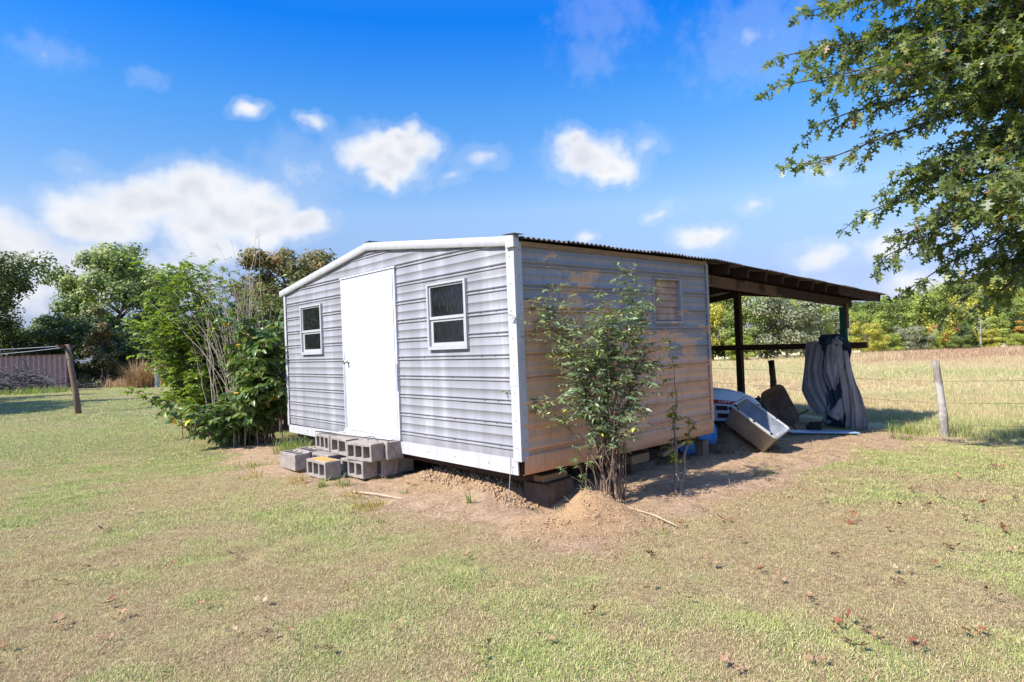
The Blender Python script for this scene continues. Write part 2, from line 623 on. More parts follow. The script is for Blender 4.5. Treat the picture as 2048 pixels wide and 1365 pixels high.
bump(nt, bs, nt.noise(pos, 45.0, 6, 0.78), 0.8, 0.035)
ground = link('ground', gme, m_ground)
tag(ground, 'mown lawn, bare earth and pasture running to the trees', 'ground', kind='structure')


def gz(x, y):
    return float(ground_h(np.array([x]), np.array([y]))[0])


# ------------------------------------------------------------------ materials of the shed
def local_coords(nt):
    return nt.add('ShaderNodeTexCoord').outputs['Object']


def mat_front():
    m, nt, bs = new_mat('silver_siding')
    co = local_coords(nt)
    streak = nt.noise(nt.mapping(co, (1, 3.2, 0.22)), 1.3, 4, 0.55)
    fine = nt.noise(nt.mapping(co, (1, 45.0, 2.0)), 2.0, 2, 0.5)
    blot = nt.noise(co, 2.2, 4, 0.6)
    k = nt.math('ADD', nt.math('MULTIPLY', streak, 0.72), nt.math('ADD', nt.math('MULTIPLY', fine, 0.08), nt.math('MULTIPLY', blot, 0.20)))
    col = nt.ramp(k, [(0.34, (0.205, 0.203, 0.222)), (0.50, (0.245, 0.242, 0.262)), (0.58, (0.285, 0.282, 0.304)), (0.70, (0.38, 0.38, 0.395))])
    rust = nt.mapr(nt.noise(co, 9.0, 5, 0.7), 0.70, 0.78, 0, 0.55, True)
    col = nt.mix(rust, col, (0.33, 0.17, 0.09))
    nt.put(bs.inputs['Base Color'], col)
    bs.inputs['Roughness'].default_value = 0.5
    bs.inputs['Specular IOR Level'].default_value = 0.35
    bump(nt, bs, nt.noise(co, 7.0, 3, 0.5), 0.12, 0.01)
    return m


def mat_side():
    """grey overpaint peeling from tan metal siding"""
    m, nt, bs = new_mat('peeling_siding')
    co = local_coords(nt)
    sp = nt.add('ShaderNodeSeparateXYZ')
    nt.l.new(co, sp.inputs[0])
    hz = nt.mapr(sp.outputs[2], 1.0, 2.3, -0.20, 0.13)
    hx = nt.mapr(sp.outputs[0], 0.6, 3.0, -0.02, 0.16)
    lowcut = nt.mapr(sp.outputs[2], 0.95, 1.25, -0.5, 0.0)
    n = nt.noise(nt.mapping(co, (1.0, 1.0, 2.6)), 1.7, 7, 0.68)
    fine = nt.noise(nt.mapping(co, (1.6, 1, 5)), 9.0, 6, 0.75)
    v = nt.math('ADD', nt.math('ADD', n, nt.math('MULTIPLY', nt.math('SUBTRACT', fine, 0.5), 0.30)), nt.math('ADD', nt.math('ADD', hz, hx), lowcut))
    paint = nt.mapr(v, 0.525, 0.54, 0, 1)
    edge = nt.math('MULTIPLY', nt.mapr(v, 0.50, 0.525, 0, 1), nt.mapr(v, 0.525, 0.535, 1, 0))
    f2 = nt.noise(co, 5.0, 5, 0.65)
    str_ = nt.noise(nt.mapping(co, (14, 1, 1.2)), 2.5, 4, 0.6)
    tan = nt.ramp(nt.math('ADD', nt.math('MULTIPLY', f2, 0.5), nt.math('MULTIPLY', str_, 0.5)), [(0.3, (0.46, 0.265, 0.165)), (0.5, (0.66, 0.40, 0.255)), (0.7, (0.75, 0.48, 0.325))])
    grey = nt.ramp(nt.math('ADD', nt.math('MULTIPLY', f2, 0.5), nt.math('MULTIPLY', str_, 0.5)), [(0.3, (0.25, 0.24, 0.25)), (0.7, (0.38, 0.36, 0.375))])
    # blue-white primer patches low down and black mildew specks
    wv = nt.math('ADD', nt.noise(co, 2.6, 6, 0.7), nt.mapr(sp.outputs[2], 0.42, 0.75, 0.0, -0.14))
    white = nt.mapr(wv, 0.625, 0.635, 0, 1)
    col = nt.mix(paint, tan, grey)
    col = nt.mix(nt.math('MULTIPLY', edge, 0.55), col, (0.55, 0.45, 0.42))
    col = nt.mix(nt.math('MULTIPLY', white, nt.mapr(sp.outputs[2], 0.9, 0.7, 0, 1)), col, (0.56, 0.60, 0.66))
    mild = nt.math('MULTIPLY', nt.mapr(nt.noise(co, 60.0, 4, 0.7), 0.56, 0.66, 0, 0.75), nt.mapr(nt.noise(co, 2.8, 3, 0.5), 0.5, 0.62, 0, 1))
    mild = nt.math('MULTIPLY', mild, nt.mapr(sp.outputs[2], 1.4, 0.7, 0, 1))
    col = nt.mix(mild, col, (0.06, 0.05, 0.035))
    nt.put(bs.inputs['Base Color'], col)
    bs.inputs['Roughness'].default_value = 0.6
    bs.inputs['Specular IOR Level'].default_value = 0.3
    hgt = nt.math('ADD', nt.math('MULTIPLY', paint, 0.6), nt.math('MULTIPLY', f2, 0.4))
    bump(nt, bs, hgt, 0.35, 0.004)
    return m


def mat_white(name='white_trim', col=(0.46, 0.46, 0.48), dirt=0.5, rough=0.45):
    m, nt, bs = new_mat(name)
    co = local_coords(nt)
    a_ = nt.noise(nt.mapping(co, (4, 4, 1)), 3.0, 5, 0.65)
    c = nt.ramp(a_, [(0.34, tuple(x * (1 - 0.28 * dirt) for x in col)), (0.55, col)])
    ru = nt.mapr(nt.noise(co, 13.0, 5, 0.7), 0.70, 0.78, 0, dirt, True)
    nt.put(bs.inputs['Base Color'], nt.mix(ru, c, (0.32, 0.20, 0.13)))
    bs.inputs['Roughness'].default_value = rough
    bump(nt, bs, nt.noise(co, 9.0, 3, 0.5), 0.03, 0.01)
    return m


m_front, m_side, m_trim = mat_front(), mat_side(), mat_white()
m_door = mat_white('door_paint', (0.86, 0.86, 0.86), 0.12, 0.4)
m_frame = mat_white('window_frame_paint', (0.41, 0.41, 0.425), 0.35, 0.4)
m_jamb = plain('jamb_grey', (0.48, 0.48, 0.53), 0.55, 0.15, 8)
m_roof = plain('galvanised_roof', (0.30, 0.30, 0.31), 0.5, 0.35, 3, metal=0.5)
m_nail = plain('rusty_nail', (0.10, 0.055, 0.035), 0.7, 0.3, 30)
m_dark = plain('dark_interior', (0.05, 0.045, 0.04), 0.9)
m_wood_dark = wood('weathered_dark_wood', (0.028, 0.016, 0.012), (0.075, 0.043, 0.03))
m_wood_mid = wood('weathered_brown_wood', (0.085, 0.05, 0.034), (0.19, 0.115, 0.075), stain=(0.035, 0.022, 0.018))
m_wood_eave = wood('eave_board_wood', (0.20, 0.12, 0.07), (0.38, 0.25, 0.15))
m_wood_raw = wood('raw_timber', (0.26, 0.17, 0.095), (0.43, 0.30, 0.18))
m_green = wood('green_painted_post', (0.012, 0.07, 0.055), (0.025, 0.125, 0.095), axis=(8, 8, 1))
m_blk = plain('concrete', (0.30, 0.262, 0.232), 0.95, 0.22, 9, bmp=0.6, bscale=120, spec=0.15)
m_metal_strip = plain('dull_metal', (0.62, 0.62, 0.64), 0.45, 0.15, 12, metal=0.3)

m_glass, nt, bs = new_mat('dusty_window_glass')
co = local_coords(nt)
drip = nt.noise(nt.mapping(co, (1, 34, 3.5)), 2.2, 5, 0.7)
dust = nt.math('ADD', nt.mapr(drip, 0.52, 0.75, 0.05, 0.5), nt.mapr(nt.noise(co, 120, 3, 0.6), 0.6, 0.75, 0, 0.25))
dif = nt.add('ShaderNodeBsdfDiffuse')
dif.inputs[0].default_value = (0.42, 0.45, 0.47, 1)
gl = nt.add('ShaderNodeBsdfGlossy')
gl.inputs['Roughness'].default_value = 0.06
tp = nt.add('ShaderNodeBsdfTransparent')
tp.inputs[0].default_value = (0.55, 0.60, 0.62, 1)
fr = nt.add('ShaderNodeFresnel')
fr.inputs[0].default_value = 1.5
m1 = nt.add('ShaderNodeMixShader')
nt.l.new(fr.outputs[0], m1.inputs[0])
nt.l.new(tp.outputs[0], m1.inputs[1])
nt.l.new(gl.outputs[0], m1.inputs[2])
m2 = nt.add('ShaderNodeMixShader')
nt.l.new(nt.math('MULTIPLY', dust, 0.30), m2.inputs[0])
nt.l.new(m1.outputs[0], m2.inputs[1])
nt.l.new(dif.outputs[0], m2.inputs[2])
nt.l.new(m2.outputs[0], next(n for n in nt.n if n.type == 'OUTPUT_MATERIAL').inputs[0])

# ------------------------------------------------------------------ the shed
shed = empty('shed', (SX, SY, 0), YAW)
tag(shed, 'low gabled metal shed with silver ribbed front, white door and peeling tan side', 'shed')


def gable(y):
    return ZB + HGT + RIDGE * (1 - np.abs(y - WID / 2) / (WID / 2))


PITCHZ = 0.2115
PROFILE = [(0.0, 0.0), (0.003, 0.008), (0.010, 0.0135), (0.017, 0.008), (0.022, -0.004), (0.034, -0.004), (0.039, 0.008), (0.046, 0.0135), (0.053, 0.008), (0.058, 0.0),
           (0.132, 0.0012), (0.134, 0.0036), (0.138, 0.0036), (0.140, 0.0)]


PROFILE_SIDE = [(z_ * 1.12 if z_ < 0.06 else z_, o_ * (1.9 if z_ < 0.06 else 1.3)) for z_, o_ in PROFILE]


def siding_strip(name, u0, u1, z0, z1, holes, plane, mat, seed, top=None, dent=0.003, lap=0.0, prof=PROFILE, du=0.11):
    """one horizontal length of ribbed metal siding; holes are (u0,u1,z0,z1) openings cut out of it"""
    for (h0, h1, hz0, hz1) in holes:      # an opening as tall as the strip parts it in two lengths
        if hz0 <= z0 and hz1 >= z1 and u0 < h0 and h1 < u1:
            siding_strip(name, u0, h0, z0, z1, [], plane, mat, seed, top, dent, lap, prof, du)
            return siding_strip(name, h1, u1, z0, z1, [], plane, mat, seed, top, dent, lap, prof, du)
    us = set(np.round(np.linspace(u0, u1, max(2, int((u1 - u0) / du) + 1)), 4))
    zs = {round(z0 + dz, 4): o for dz, o in prof if z0 + dz < z1 - 1e-4}
    zs[round(z1, 4)] = 0.0
    for (h0, h1, hz0, hz1) in holes:
        if hz0 < z1 and hz1 > z0:
            for u in (h0, h1):
                if u0 < u < u1:
                    us.add(round(u, 4))
            for z in (hz0, hz1):
                if z0 < z < z1 and round(z, 4) not in zs:
                    below = max(q for q in zs if q < z)
                    zs[round(z, 4)] = zs[below]
    us = np.array(sorted(us))
    zk = np.array(sorted(zs))
    off = np.array([zs[z] for z in zk])
    U, Z = np.meshgrid(us, zk)
    O = off[:, None] + dent * (fbm(U * 1.7 + seed, Z * 2.3, seed, 3) - 0.5) * 2 + lap
    Zc = Z.copy()
    drop = np.zeros_like(Z, bool)
    if top is not None:
        tt = top(U)
        drop = Z > tt
        Zc = np.minimum(Z, tt)
    Zw = Zc + 0.004 * (fbm(U * 0.6, Zc * 0.2, 90 + seed, 2) - 0.5)
    if plane == 'front':
        V_ = np.stack([-O, U, Zw], -1).reshape(-1, 3)
    else:
        V_ = np.stack([U, -O, Zw], -1).reshape(-1, 3)
    nu = len(us)
    fc = []
    for j in range(len(zk) - 1):
        for i in range(nu - 1):
            um, zm = (us[i] + us[i + 1]) / 2, (zk[j] + zk[j + 1]) / 2
            if any(h0 < um < h1 and hz0 < zm < hz1 for (h0, h1, hz0, hz1) in holes):
                continue
            if drop[j, i] and drop[j, i + 1]:
                continue
            q = (j * nu + i, j * nu + i + 1, (j + 1) * nu + i + 1, (j + 1) * nu + i)
            fc.append(q[::-1] if plane == 'front' else q)
    if not fc:
        return None
    fc = np.array(fc)
    used, inv = np.unique(fc.ravel(), return_inverse=True)
    me = fast_mesh(name, V_[used], inv.reshape(fc.shape), False)
    return link(name, me, mat, shed)


DOOR = (2.05, 3.37, ZB + 0.17, ZB + 2.13)
WIN_R = (0.71, 1.385, ZB + 1.18, ZB + 1.87)
WIN_L = (4.0, 4.685, ZB + 1.18, ZB + 1.87)
SKIRT = 0.14
k = 0
z = ZB + 0.008
z0s = []
while z < ZB + HGT + RIDGE:
    z0s.append(z)
    z += PITCHZ
for k, z0 in enumerate(z0s):
    z1 = z0 + PITCHZ - 0.0006
    if k == 0:
        z0 = ZB + SKIRT - 0.01
        z1 = z0s[1] - 0.0006
        prof = [(0, 0.0), (0.03, 0.003)]
    else:
        prof = PROFILE
    if z0 < DOOR[3] - 0.02:
        siding_strip('siding_panel', 0.02, DOOR[0], z0, z1, [WIN_R, DOOR], 'front', m_front, k, gable, prof=prof)
        siding_strip('siding_panel', DOOR[1], WID - 0.01, z0, z1, [WIN_L, DOOR], 'front', m_front, k + 40, gable, prof=prof)
        if z1 > DOOR[3]:
            siding_strip('siding_panel', DOOR[0], DOOR[1], DOOR[3], z1, [], 'front', m_front, k + 80, gable, prof=[(0, 0), (0.02, 0.003)])
    else:
        siding_strip('siding_panel', 0.02, WID - 0.01, z0, z1, [], 'front', m_front, k, gable, prof=prof)

# long side wall, boarded window recess near its far end
BW = (2.11, 2.635, ZB + 1.40, ZB + 1.89)
sidetop = lambda u: np.full(np.shape(u), ZB + HGT - 0.005)
for k, z0 in enumerate(z0s):
    if z0 > ZB + HGT - 0.03:
        break
    z1 = z0 + PITCHZ - 0.0006
    if k == 0:
        z0 = ZB + 0.16
        z1 = z0s[1] - 0.0006
    if k in (1, 2, 3):     # newer patch of flatter sheet low on the near half, lapped over
        patch = [(0, 0.0), (0.003, 0.024), (0.03, 0.022), (0.05, 0.003), (0.12, 0.0015), (0.122, 0.004), (0.126, 0.0)]
        siding_strip('siding_panel', 0.02, 1.92, z0, z1, [], 'side', m_side, k + 120, sidetop, dent=0.006, lap=0.005, prof=patch)
        siding_strip('siding_panel', 1.90, LEN, z0, z1, [BW], 'side', m_side, k + 150, sidetop, dent=0.005, prof=PROFILE_SIDE)
    else:
        siding_strip('siding_panel', 0.02, LEN, z0, z1, [BW], 'side', m_side, k + 100, sidetop, dent=0.005,
                     prof=PROFILE_SIDE if k else [(0, 0.0), (0.03, 0.003)])
# far end and hidden long side as plain sheets, floor and inside lining
MB().box(LEN - 0.02, LEN + 0.004, 0.03, WID - 0.03, ZB, ZB + HGT + 0.05).build('rear_wall', m_wood_dark, shed)
MB().box(0.02, LEN - 0.02, WID - 0.02, WID, ZB, ZB + HGT - 0.02).build('hidden_side_wall', m_side, shed)
MB().box(0.03, LEN - 0.03, 0.03, WID - 0.03, ZB + 0.03, ZB + 0.12).build('floor_deck', m_wood_dark, shed)
for j in range(5):
    MB().box(0.1 + j * 0.7, 0.2 + j * 0.7, 0.06, WID - 0.06, ZB - 0.08, ZB + 0.03).build('floor_joist', m_wood_dark, shed)

m_slat = plain('brown_slat', (0.44, 0.29, 0.22), 0.7, 0.3, 7, bmp=0.2)
# recessed boarded window panel
for j in range(6):
    zz = BW[2] + 0.015 + j * 0.077
    MB().hexa([(BW[0] + 0.01, 0.028, zz), (BW[1] - 0.02, 0.028, zz), (BW[1] - 0.02, 0.045, zz), (BW[0] + 0.01, 0.045, zz),
               (BW[0] + 0.01, 0.040, zz + 0.072), (BW[1] - 0.02, 0.040, zz + 0.072), (BW[1] - 0.02, 0.05, zz + 0.072), (BW[0] + 0.01, 0.05, zz + 0.072)]).build('louvre_slat', m_slat, shed)
rec = MB()
rec.box(BW[0] - 0.01, BW[1] + 0.01, 0.05, 0.06, BW[2] - 0.01, BW[3] + 0.01)
rec.box(BW[0], BW[1], -0.018, 0.05, BW[3] - 0.012, BW[3] + 0.006)
rec.box(BW[0] - 0.02, BW[1] + 0.03, -0.022, 0.05, BW[2] - 0.03, BW[2] + 0.004)
rec.box(BW[1] - 0.018, BW[1] + 0.025, -0.020, 0.05, BW[2] + 0.005, BW[3] - 0.013)
rec.box(BW[0] - 0.02, BW[0] + 0.008, -0.012, 0.05, BW[2] + 0.005, BW[3] - 0.013)
rec.build('vent_surround', m_side, shed, bevel=0.003)

# skirts
MB().hexa([(-0.012, 0.035, ZB + 0.0), (0.0, 0.035, ZB + 0.0), (0.0, 5.28, ZB + 0.0), (-0.012, 5.28, ZB + 0.0),
           (-0.016, 0.035, ZB + 0.150), (0.0, 0.035, ZB + 0.150), (0.0, 5.28, ZB + 0.115), (-0.016, 5.28, ZB + 0.115)]).build('front_skirt', m_trim, shed)
sk = []
for i in range(23):
    u = 0.02 + i * (LEN - 0.02) / 22
    bulge = 0.004 * math.sin(i * 1.7) + 0.006 * math.sin(i * 0.6)
    sk.append((u, bulge))
sv, sf = [], []
for u, bu in sk:
    for (dy, zz) in ((0.012, ZB), (-0.016 - bu, ZB + 0.004), (-0.020 - bu * 1.5, ZB + 0.10), (-0.026 - bu, ZB + 0.155), (-0.036, ZB + 0.166 + bu), (-0.008, ZB + 0.180)):
        sv.append((u, dy, zz))
for i in range(22):
    for j in range(5):
        sf.append((i * 6 + j, (i + 1) * 6 + j, (i + 1) * 6 + j + 1, i * 6 + j + 1))
link('side_skirt', fast_mesh('side_skirt', np.array(sv), np.array(sf), False), m_side, shed)

# corner trims
t = MB()
t.box(-0.020, -0.0135, -0.018, 0.085, ZB + 0.13, ZB + HGT + 0.02)
t.box(-0.020, 0.075, -0.0255, -0.018, ZB + 0.13, ZB + HGT + 0.0)
t.build('corner_trim', m_trim, shed)
MB().box(-0.022, -0.0155, 0.012, 0.085, ZB + 0.82, ZB + 0.93).box(-0.024, -0.020, -0.006, 0.09, ZB + 0.82, ZB + 0.93).build('trim_patch', m_jamb, shed)
t = MB()
t.box(-0.020, -0.0135, WID - 0.045, WID + 0.012, ZB + 0.11, ZB + HGT + 0.0)
t.box(-0.020, 0.05, WID + 0.012, WID + 0.02, ZB + 0.11, ZB + HGT)
t.build('corner_trim', m_trim, shed)
MB().box(LEN - 0.03, LEN + 0.02, -0.022, -0.012, ZB + 0.17, ZB + HGT - 0.02).build('corner_trim', m_side, shed)

# rake boards (white metal fascia along the gable), small dents along them
def rake(y0, y1):
    n = 14
    v_, f_ = [], []
    for i in range(n + 1):
        y = y0 + (y1 - y0) * i / n
        zc = float(gable(np.clip(y, 0, WID))) - (RIDGE / (WID / 2)) * max(0, -y, y - WID)
        w1 = 0.0012 * math.sin(i * 2.3 + y0) + 0.001 * math.sin(i * 5.1)
        for (xx, dz) in ((0.03, 0.050), (-0.036, 0.052 + w1 * 0.5), (-0.040, 0.047), (-0.040 + w1, -0.036 + w1), (-0.034, -0.040 + w1), (-0.004, -0.040)):
            v_.append((xx, y, zc + dz))
    for i in range(n):
        for j in range(5):
            f_.append((i * 6 + j, i * 6 + j + 1, (i + 1) * 6 + j + 1, (i + 1) * 6 + j))
    return link('rake_board', fast_mesh('rake_board', np.array(v_), np.array(f_)), m_trim, shed)


rake(-0.055, WID / 2 + 0.02)
rake(WID / 2 - 0.0, WID + 0.13)
t = MB()
t.box(-0.052, 0.02, -0.060, 0.055, ZB + HGT - 0.055, ZB + HGT + 0.058)
t.build('rake_end_cap', m_trim, shed, bevel=0.004)

# door, set a little askew in its opening
dx0, dx1 = -0.035, -0.004
door = MB().hexa([(dx0, 2.08, ZB + 0.185), (dx1, 2.08, ZB + 0.185), (dx1, 3.275, ZB + 0.19), (dx0, 3.275, ZB + 0.19),
                  (dx0, 2.085, ZB + 2.075), (dx1, 2.085, ZB + 2.075), (dx1, 3.335, ZB + 2.075), (dx0, 3.335, ZB + 2.075)]).build('door', m_door, shed, bevel=0.003)
Mk = Matrix.Translation((dx0, 3.215, ZB + 1.06)) @ Matrix.Rotation(R(-90), 4, 'Y')
MB().lathe([(0.034, 0.0), (0.034, 0.006), (0.013, 0.010), (0.012, 0.032), (0.022, 0.038), (0.029, 0.048), (0.029, 0.060), (0.022, 0.068), (0.006, 0.070)], 18, Mk).build('knob', plain('door_knob', (0.36, 0.35, 0.38), 0.3, 0.1, 20, metal=0.8), door, smooth=True)
j = MB()
j.box(-0.026, -0.002, 3.338, 3.385, ZB + 0.15, ZB + 2.13)
j.box(-0.020, -0.004, 3.272, 3.338, ZB + 0.15, ZB + 2.13)
j.build('door_jamb', m_jamb, shed)
MB().box(-0.026, -0.002, 2.035, 2.078, ZB + 0.15, ZB + 2.13).build('door_jamb', m_jamb, shed)
MB().box(-0.024, -0.002, 2.079, 3.337, ZB + 2.08, ZB + 2.135).build('door_head', m_jamb, shed)
MB().hexa([(-0.036, 2.02, ZB + 2.137), (0, 2.02, ZB + 2.137), (0, 3.40, ZB + 2.137), (-0.036, 3.40, ZB + 2.137),
           (-0.026, 2.02, ZB + 2.158), (0, 2.02, ZB + 2.158), (0, 3.40, ZB + 2.158), (-0.026, 3.40, ZB + 2.158)]).build('drip_cap', m_trim, shed)
MB().box(-0.033, -0.027, 3.352, 3.374, ZB + 0.22, ZB + 1.10).build('jamb_strip', m_trim, shed)
MB().box(-0.038, -0.028, 2.035, 2.052, ZB + 0.72, ZB + 1.03).build('jamb_strip', m_trim, shed)
MB().box(-0.030, 0.02, 2.03, 3.42, ZB + 0.148, ZB + 0.183).build('door_sill', m_trim, shed)


def window(h):
    y0, y1, z0, z1 = h
    wn = empty('window', (0, 0, 0), 0, shed)
    fw = 0.026
    fr = MB()
    fr.box(-0.034, 0.02, y0 - 0.006, y0 + fw, z0 - 0.006, z1 + 0.006)
    fr.box(-0.034, 0.02, y1 - fw, y1 + 0.006, z0 - 0.006, z1 + 0.006)
    fr.box(-0.034, 0.02, y0 + fw, y1 - fw, z1 - fw + 0.012, z1 + 0.006)
    fr.box(-0.036, 0.02, y0 + fw, y1 - fw, z0 - 0.006, z0 + fw + 0.004)
    fr.build('frame', m_frame, wn)
    zm = z0 + (z1 - z0) * 0.475
    a0, a1 = y0 + fw, y1 - fw
    up = MB()
    up.box(-0.016, 0.012, a0 + 0.001, a0 + 0.022, zm, z1 - fw + 0.010)
    up.box(-0.016, 0.012, a1 - 0.022, a1 - 0.001, zm, z1 - fw + 0.010)
    up.box(-0.016, 0.012, a0 + 0.022, a1 - 0.022, z1 - fw - 0.010, z1 - fw + 0.010)
    up.box(-0.020, 0.012, a0 + 0.001, a1 - 0.001, zm - 0.014, zm + 0.016)
    up.build('upper_sash', m_frame, wn)
    lo = MB()
    lo.box(-0.006, 0.010, a0 + 0.002, a0 + 0.045, z0 + fw + 0.005, zm - 0.015)
    lo.box(-0.006, 0.010, a1 - 0.045, a1 - 0.002, z0 + fw + 0.005, zm - 0.015)
    lo.box(-0.006, 0.010, a0 + 0.045, a1 - 0.045, z0 + fw + 0.005, z0 + fw + 0.042)
    lo.box(-0.006, 0.010, a0 + 0.045, a1 - 0.045, zm - 0.040, zm - 0.015)
    lo.build('lower_sash', m_frame, wn)
    MB().box(-0.002, 0.002, a0 + 0.02, a1 - 0.02, zm + 0.012, z1 - fw - 0.006).build('pane', m_glass, wn)
    MB().box(0.000, 0.004, a0 + 0.04, a1 - 0.04, z0 + fw + 0.040, zm - 0.035).build('pane', m_glass, wn)


window(WIN_R)
window(WIN_L)
# cover strip at the meeting of wall and left window sits a touch askew; nails along the ribs (too small to pick apart)
nl = MB()
rn = random.Random(4)
for z0 in z0s[1:11]:
    for y in (0.055, 0.30, 0.52, 0.98, 1.52, 1.96, 3.46, 3.75, 4.25, 4.85, 5.2):
        zz = z0 + 0.028
        hit = any(h[0] - 0.03 < y < h[1] + 0.03 and h[2] - 0.03 < zz < h[3] + 0.03 for h in (WIN_R, WIN_L, DOOR))
        if hit or zz > gable(y) - 0.08 or rn.random() < 0.12:
            continue
        y2 = y + rn.uniform(-0.03, 0.03)
        nl.lathe([(0.0055, 0), (0.0055, 0.004), (0.002, 0.006)], 6, Matrix.Translation((-0.004, y2, zz)) @ Matrix.Rotation(R(-90), 4, 'Y'))
for q in range(8):
    zz = ZB + 0.25 + q * 0.25
    nl.lathe([(0.005, 0), (0.005, 0.003), (0.002, 0.005)], 6, Matrix.Translation((-0.0195, 0.03, zz)) @ Matrix.Rotation(R(-90), 4, 'Y'))
    nl.lathe([(0.005, 0), (0.005, 0.003), (0.002, 0.005)], 6, Matrix.Translation((0.04, -0.0255, zz + 0.06)) @ Matrix.Rotation(R(90), 4, 'X'))
for y in (0.1, 0.45, 1.0, 1.5, 4.0, 4.6, 5.1):
    nl.lathe([(0.006, 0), (0.006, 0.003), (0.002, 0.005)], 6, Matrix.Translation((-0.0145, y, ZB + 0.07)) @ Matrix.Rotation(R(-90), 4, 'Y'))
o = nl.build('nail_heads', m_nail, shed)
o['kind'] = 'stuff'

# eave board below the roof edge on the long side
MB().box(0.02, LEN, -0.020, 0.02, ZB + HGT - 0.035, ZB + HGT + 0.012).build('eave_board', m_wood_eave, shed)

# corrugated roof sheets; the open carport carries on the same roof line, which sags away from the shed
WAVE = 0.067
SHEETW = 0.67


def roof_z(s, y):
    return float(gable(np.clip(y, -0.2, WID + 0.2))) + 0.045 - 0.040 * max(0.0, s - LEN) - 0.004 * max(0.0, s - LEN) ** 2 * 0.25


def sheet_mesh(slope, sag, seedv):
    n = int(SHEETW / WAVE * 8)
    v_, f_ = [], []
    rows = 7
    y_e, y_r = (-0.085, WID / 2) if slope == 0 else (WID + 0.1, WID / 2)
    for i in range(n + 1):
        u = i * SHEETW * 1.012 / n
        for j in range(rows):
            y = y_e + (y_r - y_e) * j / (rows - 1)
            zc = float(gable(y)) + 0.048 + 0.010 * math.sin(2 * math.pi * u / WAVE) + 0.006 * (vnoise(u * 2 + seedv, j * 0.4, 5) - 0.5)
            zc -= sag * u
            v_.append((u, y, zc))
    for i in range(n):
        for j in range(rows - 1):
            f_.append((i * rows + j, (i + 1) * rows + j, (i + 1) * rows + j + 1, i * rows + j + 1))
    return fast_mesh('roof_sheet', np.array(v_), np.array(f_), True)


SH = {(sl, sg, q): sheet_mesh(sl, sg, q * 3.7) for sl in (0, 1) for sg in (0.0, 0.047) for q in (0, 1)}
s_ = -0.035
i = 0
carport = empty('carport', (SX, SY, 0), YAW)
tag(carport, 'open timber carport with sagging corrugated roof built onto the back of the shed', 'carport')
while s_ < 9.3:
    for sl in (0, 1):
        on_shed = s_ < LEN - 0.3
        o = link('roof_sheet', SH[(sl, 0.0 if on_shed else 0.047, i % 2)], m_roof, shed if on_shed else carport)
        o.location = (s_, 0, (0.006 if i % 2 else 0.0) - (0 if on_shed else 0.047 * max(0, s_ - LEN)))
    s_ += SHEETW
    i += 1
MB().box(-0.03, LEN, WID / 2 - 0.06, WID / 2 + 0.06, ZB + HGT + RIDGE + 0.062, ZB + HGT + RIDGE + 0.070).build('ridge_cap', m_roof, shed)
MB().hexa([(-0.075, -0.10, ZB + HGT + 0.060), (0.06, -0.09, ZB + HGT + 0.060), (0.06, 0.10, ZB + HGT + 0.075), (-0.05, 0.10, ZB + HGT + 0.078),
           (-0.075, -0.10, ZB + HGT + 0.064), (0.06, -0.09, ZB + HGT + 0.064), (0.06, 0.10, ZB + HGT + 0.079), (-0.05, 0.10, ZB + HGT + 0.082)]).build('bent_flashing', m_roof, shed)


# ------------------------------------------------------------------ carport timbers
def sagz(s):
    return -0.047 * max(0.0, s - LEN)


def rafter(s, hgt=0.13, zt=0.028):
    for sl in (0, 1):
        y_e = -0.055 if sl == 0 else WID + 0.055
        z_e = float(gable(np.clip(y_e, -0.1, WID + 0.1))) + sagz(s) + zt - hgt / 2
        z_r = float(gable(WID / 2)) + sagz(s) + zt - hgt / 2
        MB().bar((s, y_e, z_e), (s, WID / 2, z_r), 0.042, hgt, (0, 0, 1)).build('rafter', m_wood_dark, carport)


for q in range(8):
    rafter(3.69 + q * 0.5)
rafter(9.08, 0.13)
rafter(8.2, 0.12)
# boards laid along the eave on top of the rafters and purlins further up
for y in (-0.05, 0.9, 1.8, WID - 0.9, WID - 1.8, WID + 0.05):
    zz = float(gable(np.clip(y, -0.1, WID + 0.1))) + 0.0285 + (0.010 if 0 < y < WID else 0.006)
    MB().bar((LEN + 0.01, y, zz), (9.2, y, zz + sagz(9.2)), 0.085, 0.020).build('purlin', m_wood_mid, carport)
# beams under the rafters (the near one in two lengths, the far half darker)
BY = 0.16
zb_ = ZB + HGT - 0.118
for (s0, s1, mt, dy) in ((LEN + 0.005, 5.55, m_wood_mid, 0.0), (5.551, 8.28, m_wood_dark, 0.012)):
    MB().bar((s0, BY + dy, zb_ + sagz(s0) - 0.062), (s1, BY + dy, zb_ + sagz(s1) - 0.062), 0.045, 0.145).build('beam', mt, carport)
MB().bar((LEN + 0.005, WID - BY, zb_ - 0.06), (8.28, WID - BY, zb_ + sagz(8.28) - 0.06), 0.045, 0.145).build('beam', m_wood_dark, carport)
# last board at the roof's far end
MB().bar((7.25, -0.03, ZB + HGT - 0.045 + sagz(7.25)), (9.105, -0.03, ZB + HGT - 0.045 + sagz(9.105)), 0.032, 0.125).build('eave_board', m_wood_dark, carport)


def post(s, y, ztop, mt, w_=0.10):
    P = loc2w(s, y)
    zg = gz(P.x, P.y) - 0.15
    return MB().box(s - w_ / 2, s + w_ / 2, y - w_ / 2, y + w_ / 2, zg, ztop).build('post', mt, carport, bevel=0.004)


